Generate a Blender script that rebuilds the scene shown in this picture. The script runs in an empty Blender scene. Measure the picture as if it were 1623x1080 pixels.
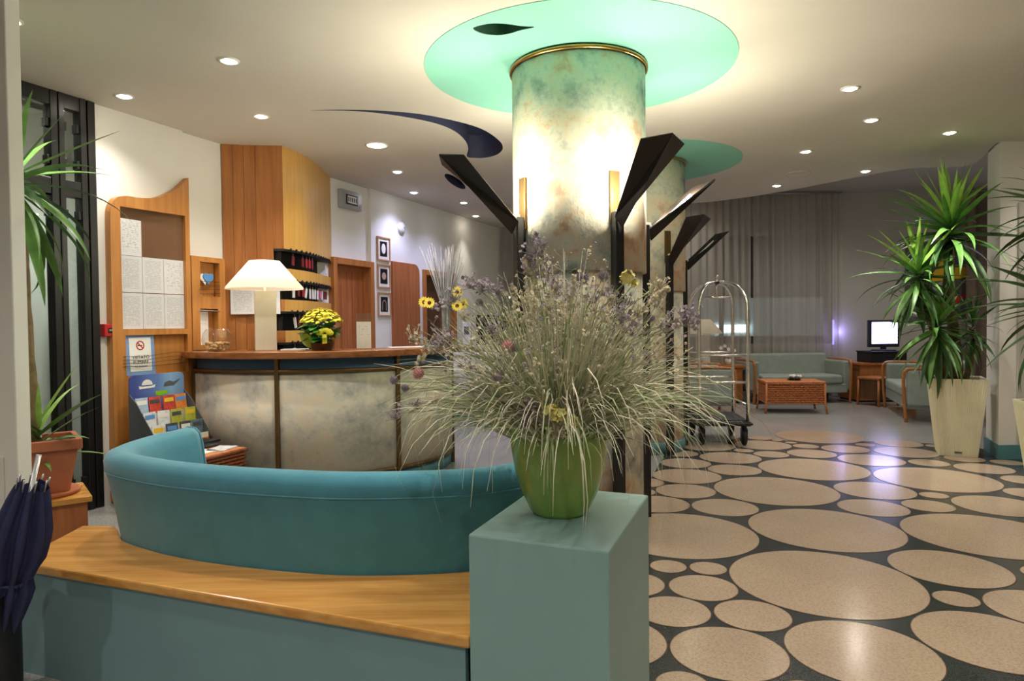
import bpy, bmesh, math, random
from math import sin, cos, pi, radians, hypot, atan2, sqrt
from mathutils import Vector, Matrix

random.seed(11)
SC = bpy.context.scene
COL = SC.collection

# ------------------------------------------------------------------ camera
EYE, PITCH, ROLL = 1.29, radians(1.4), radians(0.6)
cam_data = bpy.data.cameras.new('camera')
cam_data.sensor_width = 36.0
cam_data.lens = 24.0
cam_data.clip_start = 0.05
cam = bpy.data.objects.new('camera', cam_data)
COL.objects.link(cam)
_F = Vector((0, cos(PITCH), -sin(PITCH)))
_U = Vector((0, sin(PITCH), cos(PITCH)))
_R = Vector((1, 0, 0))
_r = _R * cos(ROLL) - _U * sin(ROLL)
_u = _U * cos(ROLL) + _R * sin(ROLL)
cam.matrix_world = Matrix(((_r.x, _u.x, -_F.x, 0), (_r.y, _u.y, -_F.y, 0), (_r.z, _u.z, -_F.z, EYE), (0, 0, 0, 1)))
SC.camera = cam

# ------------------------------------------------------------------ world, exposure
world = bpy.data.worlds.new('night')
SC.world = world
world.use_nodes = True
world.node_tree.nodes['Background'].inputs[0].default_value = (0.02, 0.025, 0.04, 1)
world.node_tree.nodes['Background'].inputs[1].default_value = 1.0
SC.view_settings.view_transform = 'Standard'
SC.view_settings.look = 'None'
SC.view_settings.gamma = 1.0
SC.view_settings.use_curve_mapping = False
SC.view_settings.exposure = 0.84
try:
    SC.cycles.use_denoising = True
    SC.cycles.max_bounces = 5
    SC.cycles.diffuse_bounces = 3
    SC.cycles.glossy_bounces = 2
    SC.cycles.transparent_max_bounces = 6
    SC.cycles.use_adaptive_sampling = True
    SC.cycles.adaptive_threshold = 0.05
    SC.cycles.sample_clamp_indirect = 6.0
    SC.cycles.caustics_reflective = False
    SC.cycles.caustics_refractive = False
except Exception:
    pass
# light levels (watts) used by the fixtures below
W_DOWN = 38.0       # ceiling downlights
W_SCONCE = 18.0     # lamps in the column uplighters
W_TABLE = 7.0       # table lamp on the counter
WARM = (1.0, 0.82, 0.58)
SCONCE_COL = (1.0, 0.93, 0.72)
COOL = (0.62, 0.62, 1.0)
NEUTRAL = (1.0, 0.92, 0.81)

# ------------------------------------------------------------------ materials
def s(r, g, b):
    def l(c):
        c /= 255.0
        return c / 12.92 if c <= 0.04045 else ((c + 0.055) / 1.055) ** 2.4
    return (l(r), l(g), l(b), 1.0)

MATS = {}
def base(name, rough=0.5, metal=0.0, spec=0.5):
    m = bpy.data.materials.new(name)
    m.use_nodes = True
    nt = m.node_tree
    b = nt.nodes['Principled BSDF']
    b.inputs['Roughness'].default_value = rough
    b.inputs['Metallic'].default_value = metal
    b.inputs['Specular IOR Level'].default_value = spec
    MATS[name] = m
    return m, nt, b

def coords(nt, scale=(1, 1, 1), rot=(0, 0, 0), kind='Object'):
    tc = nt.nodes.new('ShaderNodeTexCoord')
    mp = nt.nodes.new('ShaderNodeMapping')
    mp.inputs['Scale'].default_value = scale
    mp.inputs['Rotation'].default_value = rot
    nt.links.new(tc.outputs[kind], mp.inputs['Vector'])
    return mp.outputs['Vector']

def noise(nt, vec, scale, detail=3, rough=0.55):
    n = nt.nodes.new('ShaderNodeTexNoise')
    n.inputs['Scale'].default_value = scale
    n.inputs['Detail'].default_value = detail
    n.inputs['Roughness'].default_value = rough
    if vec is not None:
        nt.links.new(vec, n.inputs['Vector'])
    return n.outputs['Fac']

def ramp(nt, fac, stops):
    r = nt.nodes.new('ShaderNodeValToRGB')
    el = r.color_ramp.elements
    while len(el) < len(stops):
        el.new(0.5)
    for e, (p, c) in zip(el, stops):
        e.position = p
        e.color = c
    nt.links.new(fac, r.inputs['Fac'])
    return r.outputs['Color']

def bump(nt, b, h, strength=0.2, dist=0.01):
    n = nt.nodes.new('ShaderNodeBump')
    n.inputs['Strength'].default_value = strength
    n.inputs['Distance'].default_value = dist
    nt.links.new(h, n.inputs['Height'])
    nt.links.new(n.outputs['Normal'], b.inputs['Normal'])

def plain(name, c, rough=0.5, metal=0.0, var=0.06, scale=6, bmp=0.0, spec=0.5):
    m, nt, b = base(name, rough, metal, spec)
    f = noise(nt, coords(nt), scale)
    lo = tuple(x * (1 - var) for x in c[:3]) + (1,)
    hi = tuple(min(1, x * (1 + var)) for x in c[:3]) + (1,)
    nt.links.new(ramp(nt, f, [(0.3, lo), (0.7, hi)]), b.inputs['Base Color'])
    if bmp:
        bump(nt, b, noise(nt, coords(nt), scale * 25, 2), bmp, 0.004)
    return m

def wood(name, c1, c2, scale=(1, 1, 9), rough=0.35, freq=3.0, axis='Z'):
    # grain runs along the axis given
    m, nt, b = base(name, rough)
    sc = {'X': (0.6, 9, 9), 'Y': (9, 0.6, 9), 'Z': (9, 9, 0.6)}[axis]
    v = coords(nt, sc)
    f = noise(nt, v, freq, 4, 0.6)
    f2 = noise(nt, coords(nt), 1.3, 2)
    mx = nt.nodes.new('ShaderNodeMath')
    mx.operation = 'MULTIPLY_ADD'
    nt.links.new(f2, mx.inputs[0])
    mx.inputs[1].default_value = 0.12
    nt.links.new(f, mx.inputs[2])
    nt.links.new(ramp(nt, mx.outputs[0], [(0.38, c1), (0.75, c2)]), b.inputs['Base Color'])
    bump(nt, b, f, 0.04, 0.002)
    return m

def emit(name, c, strength):
    m, nt, b = base(name, 0.5)
    b.inputs['Base Color'].default_value = c
    b.inputs['Emission Color'].default_value = c
    b.inputs['Emission Strength'].default_value = strength
    return m

def glass(name, tint=(1, 1, 1, 1), rough=0.02, alpha=0.25):
    m = bpy.data.materials.new(name)
    m.use_nodes = True
    nt = m.node_tree
    nt.nodes.remove(nt.nodes['Principled BSDF'])
    g = nt.nodes.new('ShaderNodeBsdfGlossy')
    g.inputs['Roughness'].default_value = rough
    t = nt.nodes.new('ShaderNodeBsdfTransparent')
    t.inputs[0].default_value = tint
    fr = nt.nodes.new('ShaderNodeLayerWeight')
    fr.inputs[0].default_value = 0.12
    ad = nt.nodes.new('ShaderNodeMath')
    ad.operation = 'MULTIPLY_ADD'
    nt.links.new(fr.outputs[1], ad.inputs[0])
    ad.inputs[1].default_value = 0.15 + alpha * 0.7
    ad.inputs[2].default_value = alpha * 0.15
    mx = nt.nodes.new('ShaderNodeMixShader')
    nt.links.new(ad.outputs[0], mx.inputs[0])
    nt.links.new(t.outputs[0], mx.inputs[1])
    nt.links.new(g.outputs[0], mx.inputs[2])
    nt.links.new(mx.outputs[0], nt.nodes['Material Output'].inputs[0])
    MATS[name] = m
    return m

def mottled(name, stops, scale=1.6, rough=0.6, bmp=0.35):
    # sponged and trowelled plaster
    m, nt, b = base(name, rough)
    v = coords(nt)
    a = noise(nt, v, scale, 8, 0.68)
    nt.links.new(ramp(nt, a, stops), b.inputs['Base Color'])
    h = noise(nt, coords(nt, (1.3, 1.3, 1)), scale * 3.2, 8, 0.7)
    bump(nt, b, h, bmp, 0.02)
    return m

def terrazzo(name, c, speck, rough, dens=0.62, scale=130):
    m, nt, b = base(name, rough, 0, 0.5)
    v = coords(nt)
    f = noise(nt, v, scale, 2, 0.6)
    c1 = ramp(nt, f, [(0.36, speck), (0.50, c), (dens, c), (dens + 0.1, tuple(min(1, x * 1.12) for x in c[:3]) + (1,))])
    big = noise(nt, v, 1.7, 3)
    c2 = ramp(nt, big, [(0.3, (0.92, 0.90, 0.90, 1)), (0.7, (1.05, 1.03, 1.0, 1))])
    mx = nt.nodes.new('ShaderNodeMix')
    mx.data_type = 'RGBA'
    mx.blend_type = 'MULTIPLY'
    mx.inputs[0].default_value = 1.0
    nt.links.new(c1, mx.inputs[6])
    nt.links.new(c2, mx.inputs[7])
    nt.links.new(mx.outputs[2], b.inputs['Base Color'])
    return m

def printed(name, paper, ink, rows=26, axis='Z', cover=0.5):
    # rows of unreadable small print on a sheet: bands broken up by noise
    m, nt, b = base(name, 0.6)
    tc = nt.nodes.new('ShaderNodeTexCoord')
    sep = nt.nodes.new('ShaderNodeSeparateXYZ')
    nt.links.new(tc.outputs['Generated'], sep.inputs[0])
    mu = nt.nodes.new('ShaderNodeMath'); mu.operation = 'MULTIPLY'
    nt.links.new(sep.outputs[axis], mu.inputs[0]); mu.inputs[1].default_value = rows
    fr = nt.nodes.new('ShaderNodeMath'); fr.operation = 'FRACT'
    nt.links.new(mu.outputs[0], fr.inputs[0])
    lt = nt.nodes.new('ShaderNodeMath'); lt.operation = 'LESS_THAN'
    nt.links.new(fr.outputs[0], lt.inputs[0]); lt.inputs[1].default_value = 0.42
    n = noise(nt, coords(nt, (9, 9, rows * 0.9), kind='Generated'), 1.0, 2)
    gt = nt.nodes.new('ShaderNodeMath'); gt.operation = 'LESS_THAN'
    nt.links.new(n, gt.inputs[0]); gt.inputs[1].default_value = cover
    # margins
    def inside(out, lo, hi):
        a = nt.nodes.new('ShaderNodeMath'); a.operation = 'COMPARE'
        nt.links.new(out, a.inputs[0]); a.inputs[1].default_value = (lo + hi) / 2; a.inputs[2].default_value = (hi - lo) / 2
        return a.outputs[0]
    prod = lt.outputs[0]
    for o in (gt.outputs[0], inside(sep.outputs['X'], 0.12, 0.86), inside(sep.outputs[axis], 0.1, 0.93)):
        p = nt.nodes.new('ShaderNodeMath'); p.operation = 'MULTIPLY'
        nt.links.new(prod, p.inputs[0]); nt.links.new(o, p.inputs[1]); prod = p.outputs[0]
    nt.links.new(ramp(nt, prod, [(0.0, paper), (1.0, ink)]), b.inputs['Base Color'])
    return m

M = MATS
plain('ceiling_paint', s(208, 203, 193), 0.8, var=0.02, scale=2)
plain('wall_paint', s(236, 234, 228), 0.75, var=0.02, scale=2)
plain('grey_wall', s(190, 188, 180), 0.75, var=0.03, scale=2)
plain('navy_paint', s(58, 62, 92), 0.6)
plain('leaf_green_paint', s(70, 120, 96), 0.6)
plain('mint_paint', s(134, 202, 182), 0.7, var=0.03, scale=1.5)
plain('skirting_blue', s(88, 140, 150), 0.45)
plain('pedestal_paint', s(140, 176, 174), 0.5, var=0.05, scale=3)
plain('bench_panel_paint', s(122, 156, 162), 0.55, var=0.05, scale=3)
plain('band_blue', s(96, 132, 164), 0.45)
mottled('column_plaster', [(0.34, s(132, 136, 132)), (0.42, s(186, 188, 178)), (0.50, s(222, 216, 198)), (0.56, s(226, 208, 182)), (0.61, s(220, 180, 150)), (0.68, s(170, 174, 164))], 3.2, 0.85, 0.4)
mottled('counter_plaster', [(0.30, s(128, 132, 136)), (0.42, s(186, 182, 172)), (0.52, s(216, 208, 190)), (0.62, s(226, 206, 180)), (0.72, s(166, 168, 168))], 2.6, 0.7, 0.2)
terrazzo('disc_terrazzo', s(190, 169, 150), s(172, 150, 130), 0.17, scale=95)
terrazzo('joint_terrazzo', s(62, 66, 68), s(38, 40, 44), 0.2, scale=160)
terrazzo('lounge_terrazzo', s(164, 164, 162), s(124, 126, 128), 0.2, scale=110)
plain('disc_edge', s(88, 66, 46), 0.4)
plain('black_metal', s(24, 23, 24), 0.35, 0.0)
plain('bronze_metal', s(30, 23, 20), 0.38, 0.3)
plain('brass', s(196, 160, 92), 0.28, 1.0, var=0.03)
plain('dull_brass', s(112, 88, 54), 0.42, 0.75)
plain('chrome', s(238, 236, 230), 0.24, 1.0, var=0.02)
plain('white_metal', s(236, 234, 228), 0.35)
plain('black_plastic', s(26, 26, 29), 0.45)
plain('rubber', s(30, 30, 31), 0.75)
plain('white_plastic', s(226, 226, 224), 0.4)
plain('red_plastic', s(176, 30, 34), 0.4)
plain('teal_fabric', s(74, 148, 170), 0.85, var=0.08, scale=9, bmp=0.15)
M['teal_fabric'].node_tree.nodes['Principled BSDF'].inputs['Sheen Weight'].default_value = 0.35
plain('sage_fabric', s(146, 156, 148), 0.9, var=0.08, scale=9, bmp=0.2)
plain('navy_fabric', s(42, 46, 86), 0.6, var=0.15, scale=20)
plain('cream_fabric', s(240, 232, 212), 0.9)
wood('bench_wood', s(204, 140, 66), s(232, 176, 98), axis='X', rough=0.22)
wood('beech', s(174, 114, 54), s(198, 138, 72), axis='Z', rough=0.4)
wood('beech_board', s(174, 114, 54), s(198, 138, 72), axis='Y', rough=0.4)
wood('beech_pale', s(206, 156, 78), s(222, 176, 98), axis='Z', rough=0.35)
wood('cherry', s(160, 98, 50), s(188, 124, 68), axis='Z', rough=0.35)
wood('counter_wood', s(122, 74, 40), s(170, 108, 62), axis='X', rough=0.25)
wood('door_wood', s(156, 90, 50), s(186, 116, 70), axis='Z', rough=0.4)
wood('dark_wood', s(80, 52, 36), s(108, 72, 48), axis='Z', rough=0.4)
plain('board_felt', s(118, 84, 58), 0.9, var=0.08, scale=4)
plain('niche_black', s(24, 20, 20), 0.6)
plain('wicker', s(190, 118, 72), 0.6, var=0.3, scale=40)
plain('wicker_dark', s(140, 76, 40), 0.6, var=0.3, scale=40)
plain('terracotta', s(178, 106, 74), 0.8, var=0.1)
plain('soil', s(60, 46, 34), 0.95, var=0.3, scale=60)
plain('trunk', s(124, 106, 74), 0.9, var=0.3, scale=18, bmp=0.5)
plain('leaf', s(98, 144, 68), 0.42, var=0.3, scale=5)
plain('leaf_lit', s(160, 204, 94), 0.42, var=0.2, scale=5)
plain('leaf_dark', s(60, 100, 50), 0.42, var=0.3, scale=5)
plain('green_glaze', s(150, 182, 92), 0.16, var=0.18, scale=5)
plain('dry_grass', s(210, 207, 182), 0.8, var=0.28, scale=14)
plain('dry_grass_green', s(160, 178, 130), 0.8, var=0.28, scale=14)
plain('dry_lilac', s(172, 160, 170), 0.9, var=0.25, scale=40)
plain('dry_purple', s(150, 138, 152), 0.9, var=0.25, scale=60)
plain('dry_pink', s(206, 150, 150), 0.9, var=0.2, scale=60)
plain('dry_cream', s(214, 204, 176), 0.9, var=0.15, scale=40)
plain('bloom_yellow', s(248, 232, 66), 0.7, var=0.12, scale=40)
plain('pale_yellow', s(240, 228, 140), 0.7, var=0.15, scale=30)
plain('yellow_petal', s(240, 214, 84), 0.7, var=0.15, scale=30)
plain('sunflower_core', s(78, 52, 26), 0.9)
plain('bouquet_leaf', s(74, 146, 52), 0.5, var=0.25, scale=20)
plain('wrap_green', s(136, 196, 30), 0.5)
plain('cork', s(200, 160, 112), 0.9, var=0.25, scale=60)
plain('white_stick', s(214, 214, 222), 0.7, var=0.15)
plain('grey_stick', s(122, 116, 126), 0.8, var=0.2)
plain('planter_cream', s(238, 234, 208), 0.5, var=0.03)
plain('silver', s(186, 188, 190), 0.3, 0.8)
plain('frame_wood', s(186, 142, 104), 0.45)
plain('mat_white', s(236, 232, 226), 0.8)
plain('photo_black', s(18, 16, 18), 0.35)
plain('photo_object', s(190, 160, 140), 0.6)
plain('sign_blue', s(122, 156, 204), 0.5)
plain('art_blue', s(92, 150, 214), 0.5)
plain('art_yellow', s(232, 190, 40), 0.6)
plain('art_grey', s(88, 92, 96), 0.6)
plain('art_red', s(214, 44, 36), 0.6)
plain('window_dark', s(14, 15, 18), 0.1)
printed('paper_print', s(226, 228, 232), s(188, 190, 196), 30, 'Z', 0.56)
printed('paper_sparse', s(230, 231, 234), s(176, 178, 184), 22, 'Z', 0.46)
plain('paper_white', s(234, 234, 230), 0.6, var=0.01)
printed('acrylic_card', s(226, 224, 216), s(196, 190, 178), 10, 'Z', 0.4)
glass('clear_glass', (0.96, 0.98, 0.97, 1), 0.02, 0.6)
glass('door_glass', (0.86, 0.93, 0.91, 1), 0.03, 0.5)
glass('board_glass', (0.98, 0.98, 0.98, 1), 0.05, 0.02)
emit('bulb_glow', (1.0, 0.90, 0.74, 1), 30.0)
emit('bulb_cool', (0.92, 0.93, 1.0, 1), 26.0)
emit('sconce_glow', (1.0, 0.93, 0.7, 1), 30.0)
emit('tv_screen', (0.50, 0.50, 1.0, 1), 4.5)
emit('blue_glow', (0.35, 0.32, 1.0, 1), 2.0)
emit('far_tube', (0.85, 1.0, 0.98, 1), 4.0)
emit('far_glow', (0.62, 0.72, 0.74, 1), 0.10)

# lamp shade: thin cloth that lets light through
def shade_mat(name, c, tr=0.55):
    m = bpy.data.materials.new(name); m.use_nodes = True
    nt = m.node_tree
    nt.nodes.remove(nt.nodes['Principled BSDF'])
    d = nt.nodes.new('ShaderNodeBsdfDiffuse'); d.inputs[0].default_value = c
    t = nt.nodes.new('ShaderNodeBsdfTranslucent'); t.inputs[0].default_value = c
    mx = nt.nodes.new('ShaderNodeMixShader'); mx.inputs[0].default_value = tr
    nt.links.new(d.outputs[0], mx.inputs[1]); nt.links.new(t.outputs[0], mx.inputs[2])
    nt.links.new(mx.outputs[0], nt.nodes['Material Output'].inputs[0])
    M[name] = m
    return m
shade_mat('shade_cloth', s(248, 240, 222), 0.6)
def curtain_mat():
    m = bpy.data.materials.new('sheer_curtain'); m.use_nodes = True
    nt = m.node_tree
    nt.nodes.remove(nt.nodes['Principled BSDF'])
    c = s(204, 198, 190)
    d = nt.nodes.new('ShaderNodeBsdfDiffuse'); d.inputs[0].default_value = c
    t = nt.nodes.new('ShaderNodeBsdfTranslucent'); t.inputs[0].default_value = c
    tr = nt.nodes.new('ShaderNodeBsdfTransparent')
    m1 = nt.nodes.new('ShaderNodeMixShader'); m1.inputs[0].default_value = 0.35
    m2 = nt.nodes.new('ShaderNodeMixShader'); m2.inputs[0].default_value = 0.28
    nt.links.new(d.outputs[0], m1.inputs[1]); nt.links.new(t.outputs[0], m1.inputs[2])
    nt.links.new(m1.outputs[0], m2.inputs[1]); nt.links.new(tr.outputs[0], m2.inputs[2])
    nt.links.new(m2.outputs[0], nt.nodes['Material Output'].inputs[0])
    M['sheer_curtain'] = m
curtain_mat()
plain('drape_brown', s(120, 104, 92), 0.9)

# ------------------------------------------------------------------ mesh helpers
class MB:
    def __init__(self):
        self.v = []; self.f = []; self.sm = []
    def add(self, vs, fs, smooth=False):
        n = len(self.v)
        self.v += [tuple(p) for p in vs]
        self.f += [tuple(i + n for i in f) for f in fs]
        self.sm += [smooth] * len(fs)
        return self
    def box(self, x0, x1, y0, y1, z0, z1, mat=None):
        vs = [Vector(p) for p in ((x0, y0, z0), (x1, y0, z0), (x1, y1, z0), (x0, y1, z0), (x0, y0, z1), (x1, y0, z1), (x1, y1, z1), (x0, y1, z1))]
        if mat is not None:
            vs = [mat @ p for p in vs]
        return self.add(vs, [(3, 2, 1, 0), (4, 5, 6, 7), (0, 1, 5, 4), (1, 2, 6, 5), (2, 3, 7, 6), (3, 0, 4, 7)])
    def prism(self, pts, z0, z1, smooth=False):
        # outline counter-clockwise seen from above, convex or concave (n-gon caps)
        n = len(pts)
        a = sum(pts[i][0] * pts[(i + 1) % n][1] - pts[(i + 1) % n][0] * pts[i][1] for i in range(n))
        if a < 0:
            pts = pts[::-1]
        vs = [(p[0], p[1], z0) for p in pts] + [(p[0], p[1], z1) for p in pts]
        self.add(vs, [tuple(range(n))[::-1], tuple(range(n, 2 * n))])
        k = len(self.v) - 2 * n
        self.f += [(k + i, k + (i + 1) % n, k + n + (i + 1) % n, k + n + i) for i in range(n)]
        self.sm += [smooth] * n
        return self
    def frustum(self, p0, p1, z0, z1):
        n = len(p0)
        vs = [(p[0], p[1], z0) for p in p0] + [(p[0], p[1], z1) for p in p1]
        return self.add(vs, [tuple(range(n))[::-1], tuple(range(n, 2 * n))] + [(i, (i + 1) % n, n + (i + 1) % n, n + i) for i in range(n)])
    def lathe(self, prof, n=32, c=(0, 0, 0), cap=True, a0=0.0, a1=2 * pi):
        full = abs(a1 - a0 - 2 * pi) < 1e-6
        m = n if full else n + 1
        vs = []
        for r, z in prof:
            for i in range(m):
                a = a0 + (a1 - a0) * i / n
                vs.append((c[0] + r * cos(a), c[1] + r * sin(a), c[2] + z))
        fs = []
        for j in range(len(prof) - 1):
            for i in range(n):
                i2 = (i + 1) % m if full else i + 1
                fs.append((j * m + i, j * m + i2, (j + 1) * m + i2, (j + 1) * m + i))
        self.add(vs, fs, True)
        if cap and full:
            k = len(self.v) - len(vs)
            if prof[0][0] > 1e-5:
                self.f.append(tuple(k + i for i in range(m))[::-1]); self.sm.append(False)
            if prof[-1][0] > 1e-5:
                self.f.append(tuple(k + (len(prof) - 1) * m + i for i in range(m))); self.sm.append(False)
        return self
    def tube(self, pts, r, n=8, cap=True):
        pts = [Vector(p) for p in pts]
        rs = r if isinstance(r, (list, tuple)) else [r] * len(pts)
        vs = []
        up = Vector((0, 0, 1))
        prev = None
        for i, p in enumerate(pts):
            t = (pts[min(i + 1, len(pts) - 1)] - pts[max(i - 1, 0)]).normalized()
            if prev is None:
                a = t.orthogonal().normalized() if abs(t.dot(up)) > 0.95 else t.cross(up).normalized()
            else:
                a = (prev - t * prev.dot(t)).normalized()
            prev = a
            b = t.cross(a)
            for k in range(n):
                an = 2 * pi * k / n
                vs.append(p + (a * cos(an) + b * sin(an)) * rs[i])
        fs = []
        for i in range(len(pts) - 1):
            for k in range(n):
                fs.append((i * n + k, i * n + (k + 1) % n, (i + 1) * n + (k + 1) % n, (i + 1) * n + k))
        self.add(vs, fs, True)
        if cap:
            k = len(self.v) - len(vs)
            self.f.append(tuple(k + i for i in range(n))[::-1]); self.sm.append(False)
            self.f.append(tuple(k + (len(pts) - 1) * n + i for i in range(n))); self.sm.append(False)
        return self
    def ball(self, c, r, nu=10, nv=6, sq=(1, 1, 1)):
        prof = [(max(1e-6, sin(pi * j / nv)) * r, -cos(pi * j / nv) * r) for j in range(nv + 1)]
        k = len(self.v)
        self.lathe(prof, nu, (0, 0, 0), cap=False)
        for i in range(k, len(self.v)):
            p = self.v[i]
            self.v[i] = (c[0] + p[0] * sq[0], c[1] + p[1] * sq[1], c[2] + p[2] * sq[2])
        return self
    def grid(self, rows, smooth=True, close=False):
        m = len(rows[0])
        vs = [p for row in rows for p in row]
        fs = []
        for j in range(len(rows) - 1):
            for i in range(m - (0 if close else 1)):
                i2 = (i + 1) % m
                fs.append((j * m + i, j * m + i2, (j + 1) * m + i2, (j + 1) * m + i))
        return self.add(vs, fs, smooth)
    def xf(self, mat):
        self.v = [tuple(mat @ Vector(p)) for p in self.v]
        return self
    def mesh(self, name, mat=None):
        me = bpy.data.meshes.new(name)
        me.from_pydata(self.v, [], self.f)
        me.polygons.foreach_set('use_smooth', self.sm)
        if mat:
            me.materials.append(M[mat])
        me.update()
        return me
    def build(self, name, mat, parent=None, bevel=0.0, seg=2, weld=False):
        me = self.mesh(name, mat)
        if weld:
            bm = bmesh.new(); bm.from_mesh(me)
            bmesh.ops.remove_doubles(bm, verts=bm.verts, dist=1e-5)
            bmesh.ops.recalc_face_normals(bm, faces=bm.faces)
            bm.to_mesh(me); bm.free()
        o = bpy.data.objects.new(name, me)
        COL.objects.link(o)
        if parent is not None:
            o.parent = parent
        if bevel:
            b = o.modifiers.new('bevel', 'BEVEL')
            b.width = bevel; b.segments = seg; b.limit_method = 'ANGLE'; b.angle_limit = radians(40)
        return o

def put(name, me, parent=None, loc=(0, 0, 0), rot=(0, 0, 0), scale=(1, 1, 1)):
    o = bpy.data.objects.new(name, me)
    COL.objects.link(o)
    o.parent = parent
    o.location = loc; o.rotation_euler = rot; o.scale = scale
    return o

def tag(o, label, cat, group=None, kind=None):
    o['label'] = label; o['category'] = cat
    if group: o['group'] = group
    if kind: o['kind'] = kind
    return o

def thing(name, label, cat, loc=(0, 0, 0), rz=0.0, group=None, kind=None):
    o = bpy.data.objects.new(name, None)
    COL.objects.link(o)
    o.empty_display_size = 0.1
    o.location = loc; o.rotation_euler = (0, 0, rz)
    return tag(o, label, cat, group, kind)

def light(kind, name, parent, loc, watts, col, size=0.05, cone=None, blend=0.6, rot=(0, 0, 0)):
    l = bpy.data.lights.new(name, kind)
    l.energy = watts; l.color = col
    l.shadow_soft_size = size
    if kind == 'SPOT':
        l.spot_size = cone; l.spot_blend = blend
    o = bpy.data.objects.new(name, l)
    COL.objects.link(o)
    o.parent = parent; o.location = loc; o.rotation_euler = rot
    return o

def text_mesh(body, size, mat, depth=0.0006, bold=False):
    c = bpy.data.curves.new('lettering', 'FONT')
    c.body = body; c.size = size; c.align_x = 'CENTER'; c.align_y = 'CENTER'; c.extrude = depth
    if bold: c.offset = size * 0.02
    o = bpy.data.objects.new('lettering', c)
    COL.objects.link(o)
    dg = bpy.context.evaluated_depsgraph_get()
    me = bpy.data.meshes.new_from_object(o.evaluated_get(dg))
    bpy.data.objects.remove(o); bpy.data.curves.remove(c)
    me.materials.clear(); me.materials.append(M[mat])
    return me

def spline(pts, n=8, closed=False):
    pts = [Vector(p) for p in pts]
    out = []
    N = len(pts)
    for i in range(N if closed else N - 1):
        p0 = pts[(i - 1) % N] if closed or i > 0 else pts[0] * 2 - pts[1]
        p1 = pts[i]; p2 = pts[(i + 1) % N]
        p3 = pts[(i + 2) % N] if closed or i + 2 < N else pts[-1] * 2 - pts[-2]
        for k in range(n):
            t = k / n
            out.append(0.5 * ((2 * p1) + (p2 - p0) * t + (2 * p0 - 5 * p1 + 4 * p2 - p3) * t * t + (3 * p1 - p0 - 3 * p2 + p3) * t ** 3))
    if not closed:
        out.append(pts[-1])
    return out

def filled(name, loops, z, mat, parent=None, up=False):
    # flat sheet with holes: first loop is the outline, others are holes
    bm = bmesh.new()
    es = []
    for lp in loops:
        vs = [bm.verts.new((p[0], p[1], z)) for p in lp]
        es += [bm.edges.new((vs[i], vs[(i + 1) % len(vs)])) for i in range(len(vs))]
    bmesh.ops.triangle_fill(bm, use_beauty=True, use_dissolve=False, edges=es, normal=(0, 0, 1 if up else -1))
    for f in bm.faces:
        if (f.normal.z > 0) != up:
            f.normal_flip()
    me = bpy.data.meshes.new(name); bm.to_mesh(me); bm.free()
    me.materials.append(M[mat])
    o = bpy.data.objects.new(name, me)
    COL.objects.link(o)
    o.parent = parent
    return o

def ordinal(i):
    return ['first', 'second', 'third', 'fourth', 'fifth', 'sixth', 'seventh', 'eighth', 'ninth', 'tenth', 'eleventh', 'twelfth', 'thirteenth', 'fourteenth'][i]

# ------------------------------------------------------------------ the room
H = 2.90
W0 = Vector((-2.985, 4.92, 0)); WD = Vector((0.3907, 0.9205, 0)); WRZ = atan2(0.9205, 0.3907)
def onwall(t, off=0.0, z=0.0):          # a point on the left wall, off metres into the room
    return W0 + WD * t + Vector((0.9205, -0.3907, 0)) * off + Vector((0, 0, z))
def wall_thing(name, label, cat, t, off=0.0, z=0.0, group=None):
    return thing(name, label, cat, onwall(t, off, z), WRZ, group)
def place(o, loc, rz):
    o.location = loc; o.rotation_euler = (0, 0, rz); return o

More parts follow.
